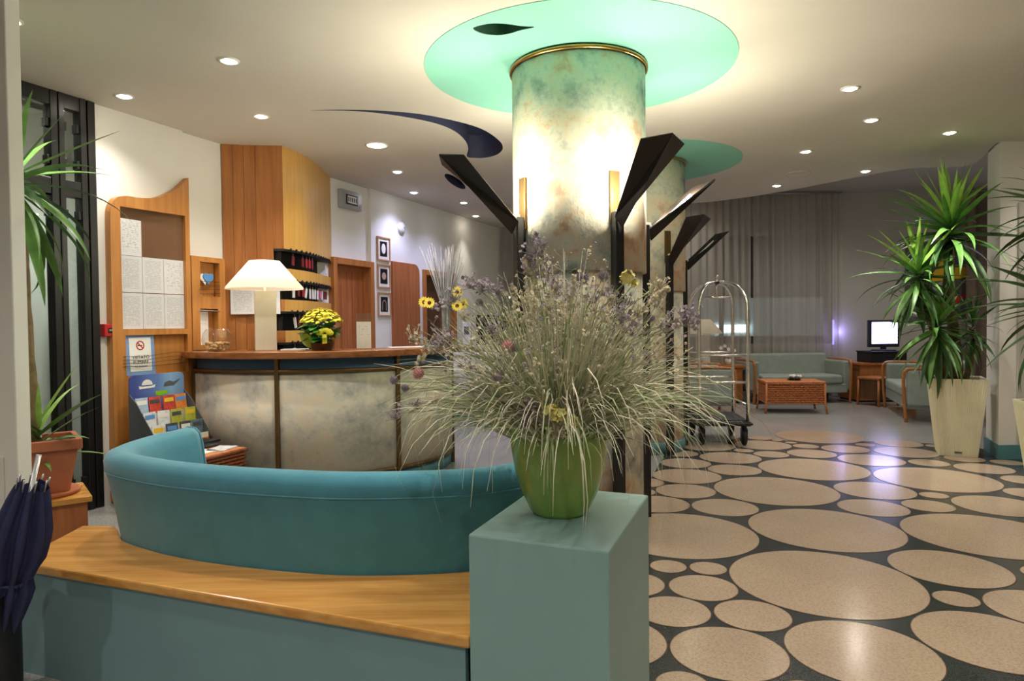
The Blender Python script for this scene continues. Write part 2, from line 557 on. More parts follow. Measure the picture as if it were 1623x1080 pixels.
# floors: grey terrazzo everywhere, the dark field with its pale discs a thin topping on it
fl = MB().box(-7, 9, -3, 12.2, -0.1, 0.0).build('floor', 'lounge_terrazzo')
tag(fl, 'grey polished terrazzo floor of the lounge and reception', 'floor', kind='structure')
FIELD = [(0.1, -2.6), (6.4, -2.6), (6.4, 6.2), (4.72, 6.24), (4.62, 6.95), (3.95, 7.2), (2.95, 7.32), (2.6, 7.62), (2.3, 7.35), (1.7, 7.25), (1.6, 7.0), (1.1, 5.5), (0.6, 4.0), (0.1, 3.0)]
fd = MB().prism(FIELD, 0.0, 0.0015).build('floor', 'joint_terrazzo')
tag(fd, 'dark speckled terrazzo field set with pale round discs', 'floor', kind='structure')
DISCS=[(2.005,7.045,0.282),(2.596,7.070,0.282),(2.297,6.772,0.097),(2.493,6.566,0.165),(2.890,6.582,0.225),(3.003,6.975,0.128),(3.393,7.551,0.450),(3.325,6.805,0.225),(2.052,6.427,0.282),(1.644,6.655,0.165),(1.652,7.021,0.060),(1.568,6.194,0.225),(1.921,5.895,0.225),(2.603,5.904,0.450),(1.448,5.676,0.282),(1.046,5.466,0.165),(1.991,5.164,0.450),(1.310,5.171,0.225),(0.951,5.160,0.128),(1.019,4.807,0.225),(1.463,4.704,0.225),(1.924,4.197,0.450),(1.015,4.118,0.450),(2.852,7.351,0.060),(2.942,7.193,0.060),(2.719,7.492,0.128),(3.637,7.015,0.097),(4.012,7.075,0.225),(4.299,6.911,0.097),(3.814,6.602,0.282),(3.291,6.248,0.282),(3.731,6.100,0.165),(4.157,6.263,0.165),(4.419,6.084,0.128),(4.048,5.844,0.225),(3.404,5.474,0.450),(4.074,5.407,0.165),(2.728,5.132,0.282),(3.076,4.967,0.097),(2.864,4.688,0.165),(2.464,4.652,0.225),(3.341,4.670,0.282),(3.795,4.991,0.165),(2.816,4.043,0.450),(0.811,3.569,0.097),(1.011,3.534,0.097),(0.575,3.337,0.165),(0.913,3.276,0.165),(0.706,3.012,0.165),(1.041,2.962,0.165),(1.531,3.345,0.450),(0.387,2.734,0.225),(0.830,2.627,0.225),(1.343,2.619,0.282),(2.251,3.505,0.282),(2.032,3.112,0.097),(2.335,2.986,0.225),(2.692,3.396,0.128),(1.907,2.703,0.282),(3.511,1.871,0.450),(3.863,2.742,0.450),(5.241,0.387,0.450),(5.421,4.490,0.450),(4.673,3.753,0.450),(5.025,2.907,0.450),(1.580,1.197,0.450),(3.933,0.432,0.450),(0.657,0.446,0.450),(2.525,2.283,0.450),(0.702,1.801,0.450),(5.384,1.966,0.450),(2.807,0.772,0.450),(4.458,1.535,0.450),(4.768,5.398,0.450),(3.740,3.947,0.450),(1.957,0.308,0.450),(5.620,3.361,0.282),(5.771,1.300,0.282),(3.781,1.182,0.282),(3.150,3.289,0.282),(5.770,5.481,0.282),(2.380,1.473,0.282),(1.859,1.916,0.282),(4.149,4.612,0.282),(5.726,2.647,0.282),(5.169,1.259,0.282),(4.547,2.306,0.282),(4.599,0.810,0.282),(4.665,4.675,0.225),(5.837,3.836,0.225),(2.982,1.436,0.225),(3.093,2.722,0.225),(5.873,0.762,0.225),(0.468,1.141,0.225),(1.369,0.558,0.165),(5.481,5.127,0.165),(3.623,3.324,0.165),(2.202,0.943,0.165),(4.103,2.142,0.165),(4.247,3.242,0.165),(5.361,5.676,0.165),(5.844,4.978,0.165),(0.919,1.037,0.165),(1.319,2.014,0.165),(5.318,3.870,0.165),(4.581,0.314,0.165),(2.747,2.988,0.165),(3.088,2.384,0.097),(4.784,4.301,0.097),(5.800,0.371,0.097),(1.032,1.309,0.097),(5.975,4.695,0.097),(3.267,0.347,0.097),(5.983,2.222,0.097),(1.109,0.803,0.097),(4.276,5.059,0.097),(4.466,2.837,0.097),(1.899,2.304,0.097),(3.931,3.324,0.097),(2.748,1.760,0.097),(3.511,0.817,0.097),(1.004,2.318,0.097),(5.937,1.736,0.097),(0.592,2.391,0.097),(0.364,2.266,0.097),(4.081,3.479,0.097),(4.473,3.073,0.097),(5.252,3.500,0.097),(3.290,1.245,0.097),(1.596,2.259,0.097),(1.258,1.736,0.097),(5.966,1.961,0.097),(3.330,2.461,0.097),(4.196,0.969,0.097),(5.977,3.217,0.097),(5.983,2.951,0.097),(3.731,4.593,0.097),(4.372,4.278,0.097),(2.923,1.868,0.097),(3.337,0.998,0.097),(5.974,4.188,0.097),(5.550,0.941,0.097),(4.995,4.842,0.097),(4.582,4.334,0.097),(3.240,3.667,0.097),(3.352,0.578,0.097),(4.952,2.352,0.097)]
_disc_cache = {}
for (x, y, r) in DISCS:
    key = round(r, 3)
    if key not in _disc_cache:
        n = 72 if r > 0.2 else 40
        mb = MB().lathe([(r, 0.0), (r, 0.0012), (r - 0.004, 0.0014), (r - 0.0041, 0.0018)], n, cap=False)
        me = mb.mesh('terrazzo_disc', 'disc_terrazzo')
        me.materials.append(M['disc_edge'])
        bm = bmesh.new(); bm.from_mesh(me)
        for f in bm.faces: f.material_index = 1; f.smooth = False
        bm.verts.ensure_lookup_table()
        top = bm.faces.new([bm.verts[3 * n + i] for i in range(n)])
        top.material_index = 0
        bm.to_mesh(me); bm.free()
        _disc_cache[key] = me
    put('terrazzo_disc', _disc_cache[key], fd, (x, y, 0.0015), (0, 0, random.uniform(0, 6)))

# dropped ceiling with its cut-outs, the slab above
K = 0.9527
SWOOSH = [(v.x * K, v.y * K) for v in spline([(-1.571, 5.393), (-1.224, 5.389), (-0.84, 5.465), (-0.556, 5.625), (-0.261, 5.923), (-0.105, 6.312), (-0.069, 6.607), (-0.128, 6.848), (-0.246, 6.973), (-0.36, 6.98), (-0.434, 6.912), (-0.401, 6.593), (-0.42, 6.257), (-0.508, 5.952), (-0.671, 5.725), (-0.952, 5.527), (-1.231, 5.42)], 5, True) for v in [Vector((v[0], v[1]))]]
LEAFCUT = [(v[0] * K, v[1] * K) for v in spline([(-0.205, 3.935), (-0.15, 3.89), (-0.08, 3.872), (0.0, 3.885), (0.07, 3.91), (0.15, 3.925), (0.07, 3.965), (0.0, 4.012), (-0.08, 4.03), (-0.16, 4.0)], 4, True)]
SLOT = [(-0.62 + 0.07 * cos(a) + 0.06 * sin(a), 7.75 + 0.42 * sin(a)) for a in [2 * pi * i / 24 for i in range(24)]]
EDGE = [(v[0], v[1]) for v in spline([(4.46, 6.3), (4.80, 7.19), (4.24, 7.32), (3.81, 7.86), (3.43, 8.46), (3.10, 8.86), (2.717, 9.18), (2.385, 9.36), (1.6, 9.95), (0.7, 10.8), (-0.12, 11.6)], 5)]
OUT = [(-7.2, -2.8), (6.6, -2.8), (6.6, 6.3)] + EDGE + [(-0.3, 11.7)]
C1, C2 = (0.437, 4.375), (1.35, 7.0)
ceil = filled('ceiling', [OUT, SWOOSH, LEAFCUT, SLOT], H, 'ceiling_paint')
tag(ceil, 'pale dropped ceiling with curved edge and cut-outs', 'ceiling', kind='structure')
for lp, mat in ((SWOOSH, 'navy_paint'), (LEAFCUT, 'leaf_green_paint'), (SLOT, 'navy_paint')):
    MB().grid([[(p[0], p[1], H) for p in lp], [(p[0], p[1], H + 0.22) for p in lp]], True, True).build('cutout_reveal', mat, ceil)
    filled('cutout_back', [lp], H + 0.22, mat, ceil)
MB().grid([[(p[0], p[1], H) for p in EDGE], [(p[0], p[1], 3.45) for p in EDGE]], True).build('fascia', 'ceiling_paint', ceil)
sl = MB().box(-7.2, 9.2, -2.9, 12.2, 3.45, 3.6).build('ceiling', 'grey_wall')
tag(sl, 'higher grey ceiling over the curtained lounge', 'ceiling', kind='structure')
for (c, lab) in ((C1, 'large mint green disc on the ceiling around the near column'), (C2, 'teal disc on the ceiling around the far column')):
    ring = [(c[0] + 0.97 * cos(2 * pi * i / 96), c[1] + 0.97 * sin(2 * pi * i / 96)) for i in range(96)]
    loops = [ring] + ([[(p[0], p[1]) for p in LEAFCUT]] if c is C1 else [])
    d = filled('ceiling_disc', loops, H - 0.003, 'mint_paint')
    tag(d, lab, 'ceiling disc', kind='structure')
    MB().grid([[(p[0], p[1], H - 0.003) for p in ring], [(p[0], p[1], H) for p in ring]], True, True).build('rim', 'mint_paint', d)

# left wall: solid pieces around the two door openings, in wall coordinates (x along the wall, -y into the room)
wl = MB()
wl.box(-8.2, -1.9, 0.0, 0.15, 0, 3.45)
wl.box(-1.9, 0.0, 0.0, 0.15, H, 3.45)
wl.box(0.0, 0.775, 0.0, 0.2, 0, 3.45)
wl.box(0.775, 2.70, 0.04, 0.2, 0, 3.45)
wl.box(2.70, 3.42, 0.04, 0.2, 2.0, 3.45)
wl.box(3.42, 4.62, 0.0, 0.2, 0, 3.45)
wl.box(4.62, 5.5, 0.0, 0.2, 2.0, 3.45)
wl.box(5.5, 7.4, 0.0, 0.2, 0, 3.45)
o = place(wl.build('wall_left', 'wall_paint'), W0, WRZ)
tag(o, 'white left wall behind the reception counter', 'wall', kind='structure')
# doors
def door(n, t0, t1, top, label, leafmat, back):
    r = wall_thing('door_%d' % n, label, 'door', t0)
    r['kind'] = 'structure'
    w = t1 - t0; f = 0.07
    MB().box(0, f, -0.03, 0.16, 0, top).box(w - f, w, -0.03, 0.16, 0, top).box(f, w - f, -0.03, 0.16, top - f, top).build('door_frame', 'cherry', r, 0.004)
    lf = MB().box(f, w - f, back, back + 0.04, 0.005, top - f).build('door_leaf', leafmat, r)
    MB().tube([(f + 0.06, back - 0.05, 1.02), (f + 0.16, back - 0.05, 1.02)], 0.009).tube([(f + 0.06, back, 1.02), (f + 0.06, back - 0.05, 1.02)], 0.009).build('door_handle', 'silver', lf)
    if n == 1:
        for k in range(6):
            x = f + (w - 2 * f) * (k + 0.5) / 6
            MB().box(x - 0.042, x + 0.042, back - 0.006, back, 0.02, top - f - 0.06).build('plank', leafmat, lf)
door(1, 2.675, 3.44, 2.035, 'wooden door with vertical boards beside the key cabinet', 'door_wood', 0.10)
door(2, 4.59, 5.52, 2.03, 'dark wooden door behind the vase of dry sticks', 'dark_wood', 0.10)
pn = wall_thing('wall_panel', 'plain orange-brown wooden panel with rounded top corner beside the framed pictures', 'panel', 3.83)
pts = [(0, 0), (0.645, 0)] + [(0.645 - 0.12 + 0.12 * cos(a), 2.08 - 0.12 + 0.12 * sin(a)) for a in [pi / 2 * i / 6 for i in range(7)]] + [(0, 2.08)]
mb = MB().prism(pts, 0.0, 0.03).xf(Matrix.Rotation(pi / 2, 4, 'X'))
mb.build('board', 'door_wood', pn, 0.003)

# far, right and rear walls
o = MB().box(-0.8, 8.8, 11.62, 11.8, 0, 0.9).box(-0.8, 8.8, 11.62, 11.8, 2.75, 3.45).box(5.45, 8.8, 11.62, 11.8, 0.9, 2.75).build('wall_back', 'grey_wall')
tag(o, 'grey back wall of the lounge behind curtains and television', 'wall', kind='structure')
win = thing('window_1', 'night window behind the sheer curtains', 'window', (0, 11.7, 0), kind='structure')
MB().box(-0.8, 5.45, 0.03, 0.045, 0.9, 2.75).build('pane', 'clear_glass', win)
for x in (-0.2, 1.7, 3.6, 5.4):
    MB().box(x - 0.03, x + 0.03, 0.0, 0.08, 0.9, 2.75).build('mullion', 'black_metal', win)
o = MB().box(8.6, 8.8, 6.7, 11.8, 0, 3.45).box(6.4, 8.8, 6.7, 6.9, 0, 3.45).build('wall_lounge_right', 'grey_wall')
tag(o, 'far grey side wall of the lounge', 'wall', kind='structure')
o = MB().box(6.4, 6.55, -2.7, 6.3, 0, 3.45).build('wall_right', 'wall_paint')
tag(o, 'right hand wall of the lobby', 'wall', kind='structure')
o = MB().box(-7.2, 6.6, -2.8, -2.6, 0, 3.45).build('wall_front', 'wall_paint')
tag(o, 'wall of the lobby behind the viewer', 'wall', kind='structure')
PIER = [(4.46, 6.245), (6.42, 6.24), (6.42, 6.9), (4.86, 6.9), (4.66, 6.70)]
o = MB().prism(PIER, 0, 3.45).build('wall_pier', 'wall_paint')
tag(o, 'white wall end beside the tall cream planters', 'wall', kind='structure')
MB().box(4.62, 6.4, 6.228, 6.245, 0.0, 2.35).build('panel', 'grey_wall', o, 0.006)
PB = [(4.445, 6.228), (6.42, 6.222), (6.42, 6.24), (4.46, 6.245), (4.66, 6.70), (4.645, 6.71)]
o = MB().prism(PB, 0, 0.13).build('baseboard_right', 'skirting_blue')
tag(o, 'blue-green skirting at the foot of the white wall end', 'baseboard', kind='structure')
# white post at the far left
o = MB().box(-3.4, -2.225, 3.05, 3.144, 0, H).build('wall_post', 'wall_paint', bevel=0.006)
tag(o, 'white square post at the left edge behind the umbrella', 'post', kind='structure')
MB().box(-3.4, -2.285, 3.04, 3.05, 0.0, 0.72).build('cover_plate', 'white_metal', o, 0.003)
# vestibule behind the glazed partition
o = MB().box(-3.2, 0.2, 1.25, 1.35, 0, H).box(0.0, 0.1, 0.15, 1.3, 0, H).box(-3.2, -1.9, 0.1, 0.2, 0, H).box(-3.2, 0.2, 0.15, 1.35, H, H + 0.05).build('wall_vestibule', 'wall_paint')
place(o, W0, WRZ); tag(o, 'pale vestibule wall behind the black framed glass partition', 'wall', kind='structure')
r = wall_thing('door_3', 'dark brown door with a black bar handle behind the glass partition', 'door', -1.45, -0.62)
r['kind'] = 'structure'
MB().box(0, 0.92, -0.02, 0.03, 0.0, 2.12).build('door_leaf', 'dark_wood', r)
MB().tube([(0.86, -0.02, 0.78), (0.86, -0.07, 0.80), (0.86, -0.07, 1.1), (0.86, -0.02, 1.12)], 0.014).build('door_handle', 'black_metal', r)
MB().box(0.92, 1.0, -0.03, 0.04, 0, 2.2).box(0, 0.92, -0.03, 0.04, 2.12, 2.2).build('door_frame', 'dark_wood', r)
# glazed partition
r = wall_thing('glass_partition', 'black steel framed glass partition by the left wall', 'partition', 0.0)
for (a, b) in ((-0.055, 0.0), (-0.11, -0.065), (-0.262, -0.222), (-0.318, -0.268), (-0.95, -0.90), (-1.9, -1.85)):
    MB().box(a, b, -0.03, 0.05, 0.0, H).build('post', 'black_metal', r, 0.004)
for (a, b) in ((-0.222, -0.11), (-0.90, -0.318), (-1.85, -0.95)):
    MB().box(a, b, -0.025, 0.045, 2.20, 2.31).build('transom', 'black_metal', r, 0.003)
    MB().box(a, b, -0.025, 0.045, H - 0.10, H).build('head_rail', 'black_metal', r, 0.003)
    MB().box(a, b, -0.025, 0.045, 0.0, 0.09).build('bottom_rail', 'black_metal', r, 0.003)
    for (z0, z1) in ((0.09, 2.20), (2.31, H - 0.10)):
        MB().box(a, b, 0.005, 0.013, z0, z1).build('pane', 'door_glass', r)
        for z in (z0 + 0.12, z1 - 0.12):
            for x in (a, b - 0.022):
                MB().box(x, x + 0.022, -0.018, 0.03, z - 0.03, z + 0.03).build('glazing_clip', 'black_metal', r, 0.003)

# ------------------------------------------------------------------ columns and their uplighters
def column(c, label):
    r = thing('round_column', label, 'column', (c[0], c[1], 0))
    MB().lathe([(0.395, 0.0), (0.395, 1.61)], 64).build('lower_shaft', 'column_plaster', r)
    MB().lathe([(0.42, 1.60), (0.42, H - 0.008)], 64).build('upper_shaft', 'column_plaster', r)
    prof = [(0.428 + 0.010 * cos(a), H - 0.022 + 0.013 * sin(a)) for a in [2 * pi * i / 10 for i in range(11)]]
    MB().lathe(prof, 72, cap=False).build('brass_ring', 'brass', r)
    MB().lathe([(0.408, 0.0), (0.408, 0.11), (0.398, 0.118)], 64).build('skirting', 'skirting_blue', r)
    return r
column(C1, 'thick near column in mottled cream plaster under the mint disc')
column(C2, 'farther column in mottled cream plaster beside the luggage trolley')

def uplighter(c, deg, label, watts):
    # deg: direction it faces, measured from the viewer's side of the column towards the right
    a = radians(deg)
    r = thing('column_uplighter', label, 'wall light', (c[0] + 0.40 * sin(a), c[1] - 0.40 * cos(a), 0), a - pi / 2, 'black fin uplighters on the columns')
    # local +x points away from the column
    MB().box(0.028, 0.085, -0.028, 0.028, 0.0, 1.93).build('pole', 'black_metal', r, 0.004)
    MB().box(0.021, 0.036, -0.032, 0.032, 1.86, 2.17).build('mounting_strip', 'dull_brass', r, 0.002)
    b0, b1, kb = (0.078, -0.030, 1.90), (0.078, 0.030, 1.90), (0.105, 0.0, 1.83)
    w0, w1, kt = (0.50, -0.135, 2.225), (0.50, 0.135, 2.225), (0.585, 0.0, 2.245)
    bl = MB().add([b0, kb, kt, w0], [(0, 1, 2, 3)]).add([b1, w1, kt, kb], [(0, 1, 2, 3)])
    o = bl.build('fin', 'bronze_metal', r, weld=True)
    sd = o.modifiers.new('thickness', 'SOLIDIFY'); sd.thickness = 0.006; sd.offset = 0
    MB().tube([(0.15, 0, 1.92), (0.40, 0, 2.14)], 0.009).build('lamp_tube', 'sconce_glow' if watts else 'white_plastic', r)
    MB().box(0.06, 0.10, -0.02, 0.02, 1.92, 1.945).build('lamp_holder', 'white_plastic', r)
    if watts:
        light('POINT', 'uplighter_light', r, (0.19, 0.0, 2.04), watts * 0.4, SCONCE_COL, 0.02)
        light('POINT', 'uplighter_light', r, (0.40, 0.0, 2.20), watts * 0.65, SCONCE_COL, 0.02)
    return r
uplighter(C1, -58, 'lit black fin light on the left side of the near column', W_SCONCE)
uplighter(C1, 23, 'lit black fin light on the front right of the near column', W_SCONCE)
uplighter(C1, 106, 'lit black fin light on the right rear of the near column', W_SCONCE)
uplighter(C1, 196, 'fin light on the rear of the near column', W_SCONCE)
uplighter(C2, 22, 'unlit black fin light on the front of the farther column', 0)
uplighter(C2, 104, 'unlit black fin light on the right of the farther column', 0)

# ------------------------------------------------------------------ downlights
_dl = {}
def downlight(x, y, label, watts=W_DOWN, col=NEUTRAL, r=0.045, cone=125, mat='bulb_glow'):
    t = thing('ceiling_downlight', label, 'ceiling light', (x, y, H), 0, 'recessed ceiling downlights')
    key = (r, mat)
    if key not in _dl:
        _dl[key] = (MB().lathe([(r + 0.018, 0.0), (r + 0.016, -0.006), (r, -0.008), (r - 0.004, 0.0), (r - 0.004, 0.02)], 28, cap=False).mesh('trim_ring', 'white_metal'),
                    MB().lathe([(1e-5, -0.018), (r * 0.55, -0.014), (r - 0.006, -0.003), (r - 0.006, 0.002)], 20, cap=False).mesh('lens', mat))
    put('trim_ring', _dl[key][0], t); put('lens', _dl[key][1], t)
    if watts:
        light('SPOT', 'downlight_light', t, (0, 0, -0.03), watts, col, 0.05, radians(cone), 0.9)
    return t
def dl(x, y, *a, **k): return downlight(x * K, y * K, *a, **k)
dl(-1.777, 4.375, 'ceiling downlight above the curved teal sofa')
dl(-2.804, 5.014, 'bright ceiling downlight above the notice board', W_DOWN * 0.7)
dl(-1.995, 5.524, 'ceiling downlight above the left of the counter')
dl(-1.25, 6.444, 'wide round ceiling lamp above the key cabinet', W_DOWN, NEUTRAL, 0.085, 140)
dl(-1.241, 7.557, 'ceiling downlight in front of the boarded door', W_DOWN * 0.9, COOL, mat='bulb_cool')
dl(-1.231, 8.747, 'ceiling downlight above the framed pictures', W_DOWN * 0.8, COOL, mat='bulb_cool')
dl(-0.649, 9.505, 'ceiling downlight above the vase of dry sticks', W_DOWN * 0.7, COOL, mat='bulb_cool')
dl(-0.544, 10.67, 'rearmost ceiling downlight beside the left wall', W_DOWN * 0.5, NEUTRAL, cone=70)
dl(2.48, 5.014, 'ceiling downlight over the disc floor right of the near column', W_DOWN * 0.45)
dl(3.051, 5.803, 'second ceiling downlight over the disc floor, left of the tall plant', W_DOWN * 0.45)
dl(2.949, 6.852, 'ceiling downlight to the right of the teal ceiling disc', W_DOWN * 0.4)
dl(3.977, 6.217, 'ceiling downlight shining on the tall yucca', W_DOWN * 2.2, (1.0, 0.97, 0.84), cone=80)
dl(4.023, 7.772, 'ceiling downlight above and left of the tall yucca, near the ceiling edge', W_DOWN * 0.8)
dl(3.316, 8.545, 'ceiling downlight above the wicker table, near the ceiling edge', W_DOWN * 0.8)
dl(2.389, 9.118, 'ceiling downlight right beside the farther column', W_DOWN * 0.6)
dl(-2.73, 3.776, 'ceiling downlight beside the white post at the far left')
for (x, y, lab, p) in ((-1.3, 1.9, 'added fill downlight over the bench, out of view', 0.8), (0.55, 2.35, 'downlight over the pedestal, out of view', 1.7), (2.6, 2.6, 'added fill downlight over the front of the disc floor, out of view', 0.9),
                       (4.6, 3.6, 'added fill downlight by the right planter, out of view', 0.8), (-0.4, 0.2, 'added fill downlight behind the viewer to the left', 1.6), (1.8, 0.0, 'added fill downlight behind the viewer to the right', 1.5), (4.3, 0.6, 'added fill downlight in the front right corner', 0.8), (5.0, 5.6, 'downlight before the white wall end, out of view', 0.8), (-3.2, 1.0, 'added fill downlight in the front left corner', 1.4), (0.6, -1.6, 'added fill downlight by the front wall', 1.6)):
    downlight(x, y, lab, W_DOWN * p)  # unseen downlights, most of them added to fill the foreground with light
# unseen lamps added to brighten the dark lounge and the vestibule
for (x, y, z, lab, p) in ((4.9, 9.7, 3.45, 'added fill lamp in the higher lounge ceiling above the sofas', 1.7), (7.0, 9.4, 3.45, 'added fill lamp in the higher lounge ceiling by the painting', 1.0), (2.6, 10.6, 3.45, 'added fill lamp in the higher lounge ceiling before the curtains', 1.2)):
    q = downlight(x, y, lab, W_DOWN * p, NEUTRAL, 0.08, 150); q.location.z = z
q = downlight(*onwall(-0.75, -0.7)[:2], 'added lamp brightening the vestibule behind the glass partition', W_DOWN * 1.6, (1.0, 0.97, 0.9))
# speaker grille
t = thing('ceiling_speaker', 'pale round flush grille in the ceiling near the farther column', 'speaker', (3.299 * K, 7.867 * K, H))
MB().lathe([(0.13, 0.0), (0.128, -0.008), (0.112, -0.012), (0.108, -0.006), (1e-5, -0.006)], 36, cap=False).build('grille', 'ceiling_paint', t)

# ------------------------------------------------------------------ reception counter
CC = (-1.75, 6.40)
def arc_shell(R0, R1, z0, z1, a0, a1, n=24, c=(0, 0)):
    a0, a1 = radians(a0), radians(a1)
    rows = []
    for i in range(n + 1):
        a = a0 + (a1 - a0) * i / n
        rows.append([(c[0] + R * cos(a), c[1] + R * sin(a), z) for R, z in ((R0, z0), (R1, z0), (R1, z1), (R0, z1))])
    mb = MB()
    for k in range(4):   # split the corners so each side shades on its own
        mb.grid([[row[k], row[(k + 1) % 4]] for row in rows], True)
    mb.add(rows[0], [(0, 1, 2, 3)]); mb.add(rows[-1], [(3, 2, 1, 0)])
    return mb
cn = thing('reception_counter', 'curved reception counter with mottled plaster panels and brass strips', 'counter', (CC[0], CC[1], 0))
arc_shell(1.02, 1.165, 0.0, 1.04, -136, -1, 40).build('core', 'band_blue', cn, weld=True)
for k in range(3):
    a0 = -138.5 + 46 * k
    arc_shell(1.166, 1.185, 0.135, 0.925, max(-136, a0 + 0.5), a0 + 45.5, 20).build('panel', 'counter_plaster', cn, weld=True)
for k in range(4):
    a = radians(-138.5 + 46 * k + (2.6 if k == 0 else (-0.8 if k == 3 else 0)))
    mt = Matrix.Rotation(a, 4, 'Z')
    MB().box(1.165, 1.202, -0.016, 0.016, 0.0, 1.04, mt).build('brass_strip', 'dull_brass', cn, 0.002)
arc_shell(1.166, 1.197, 0.925, 0.957, -136, -1.5, 40).build('upper_rail', 'dull_brass', cn, weld=True)
arc_shell(1.166, 1.195, 0.112, 0.138, -136, -1.5, 40).build('lower_rail', 'dull_brass', cn, weld=True)
arc_shell(1.166, 1.172, 0.0, 0.112, -136, -1.5, 40).build('plinth', 'skirting_blue', cn, weld=True)
wt = arc_shell(0.78, 1.275, 1.042, 1.095, -137.2, 1.5, 48).build('worktop', 'counter_wood', bevel=0.006, weld=True)
wt.location = (CC[0], CC[1], 0)
tag(wt, 'curved dark wooden top of the reception counter', 'worktop')
TOP = 1.095

# ------------------------------------------------------------------ key cabinet in the corner behind the counter
kb = (-2.2, 6.6)
kc = thing('key_cabinet', 'tall wood clad unit with dark key shelves behind the table lamp', 'cabinet', (kb[0], kb[1], 0))
def loc2(p): return Vector((p[0] - kb[0], p[1] - kb[1]))
FACE_L = [loc2(p) for p in ((-2.541, 6.042), (-2.367, 6.092), (-2.032, 6.126))]
cornerL = FACE_L[2] + (FACE_L[1] - FACE_L[2]).normalized() * 0.09
curve = spline([loc2(p) for p in ((-2.032, 6.126), (-1.941, 6.496), (-1.93, 6.964), (-1.949, 7.43))], 7)
FACE_R = [cornerL] + curve
def offs(path, d):
    out = []
    for i, p in enumerate(path):
        t = (path[min(i + 1, len(path) - 1)] - path[max(i - 1, 0)]).normalized()
        out.append(p + Vector((t.y, -t.x)) * d)
    return out
def ribbon(path, d0, d1, z0, z1):
    A, B = offs(path, d0), offs(path, d1)
    rows = [[(a.x, a.y, z0), (b.x, b.y, z0), (b.x, b.y, z1), (a.x, a.y, z1)] for a, b in zip(A, B)]
    mb = MB()
    for k in range(4):
        mb.grid([[r[k], r[(k + 1) % 4]] for r in rows], False)
    mb.add(rows[0], [(0, 1, 2, 3)]); mb.add(rows[-1], [(3, 2, 1, 0)])
    return mb
KROWS = [(1.81, 1.97), (1.53, 1.69), (1.25, 1.41), (0.97, 1.13)]
pl = [FACE_L[0], FACE_L[0].lerp(FACE_L[1], 0.5), FACE_L[1], FACE_L[1].lerp(FACE_L[2], 0.3), cornerL]
for i in range(4):
    a, b = pl[i], pl[i + 1]
    g = (b - a).normalized() * 0.0012
    ribbon([a + g, b - g], -0.02, 0.0, 0.0, H).build('plank', 'cherry', kc, 0.0015, weld=True)
zs = [0.0] + [z for r_ in reversed(KROWS) for z in r_] + [H]
for i in range(0, len(zs), 2):
    ribbon(FACE_R[:2], -0.02, 0.0, zs[i], zs[i + 1]).build('corner_strip', 'cherry', kc, weld=True)
    ribbon(FACE_R[1:], -0.02, 0.0, zs[i], zs[i + 1]).build('face_strip', 'beech_pale', kc, weld=True)
inner = offs(FACE_R, -0.11)
ribbon(FACE_R, -0.125, -0.11, 0.9, 2.05).build('niche_back', 'niche_black', kc, weld=True)
NKEY = 13
def along(path, u):
    L = [0]
    for i in range(len(path) - 1): L.append(L[-1] + (path[i + 1] - path[i]).length)
    d = u * L[-1]
    for i in range(len(path) - 1):
        if d <= L[i + 1] or i == len(path) - 2:
            f = (d - L[i]) / (L[i + 1] - L[i])
            t = (path[i + 1] - path[i]).normalized()
            return path[i].lerp(path[i + 1], f), t
for (z0, z1) in KROWS:
    ribbon(FACE_R, -0.11, -0.001, z0 - 0.012, z0).build('shelf', 'niche_black', kc, weld=True)
    ribbon(FACE_R, -0.11, -0.001, z1, z1 + 0.012).build('shelf', 'niche_black', kc, weld=True)
    ribbon(FACE_R, -0.005, 0.004, z1 - 0.006, z1 + 0.014).build('lip', 'niche_black', kc, weld=True)
    # sloping wooden cheek at the far end
    e, te = along(curve, 0.93); e2 = curve[-1]
    ne = Vector((te.y, -te.x))
    a = e - ne * 0.10; 
    MB().add([(a.x, a.y, z0), (e2.x, e2.y, z0), (e2.x, e2.y, z1), (a.x, a.y, z1)], [(0, 1, 2, 3)]).build('end_cheek', 'cherry', kc)
    for k in range(NKEY):
        p, t = along(curve, 0.07 + 0.80 * k / (NKEY - 1))
        n = Vector((t.y, -t.x)); q = p + n * 0.012
        MB().tube([(p.x, p.y, z1 + 0.006), (q.x, q.y, z1 + 0.008)], 0.004, 5).ball((q.x, q.y, z1 + 0.014), 0.011, 8, 5, (1, 1, 1.3)).build('peg', 'black_plastic', kc)
MB().box(-0.02, 0.02, -0.015, 0.0, 0, 0.01)
# keys and tags on the shelves
plain('tag_red', s(172, 40, 52), 0.45); plain('tag_white', s(232, 230, 232), 0.5); plain('tag_pink', s(214, 96, 150), 0.45); plain('tag_maroon', s(118, 34, 44), 0.45)
KEYS = [(0, [(1, 'maroon', 0), (3, 'maroon', 0), (4, 'red', 0), (5, 'red', 0), (6, 'maroon', 0), (12, 'white', 0)]),
        (1, [(1, 'white', 0), (2, 'maroon', 0), (3, 'red', 0), (4, 'white', 0.25), (5, 'white', 0), (6, 'white', 0), (7, 'white', 0.15), (8, 'white', 0.08), (9, 'pink', 0), (10, 'white', 0.15), (11, 'maroon', 0), (12, 'maroon', 0)]),
        (2, [(1, 'white', -0.2), (2, 'maroon', 0), (3, 'red', 0), (4, 'maroon', -0.1)]),
        (3, [(1, 'white', 0), (4, 'maroon', 0)])]
RNAME = ['top', 'second', 'third', 'lowest']
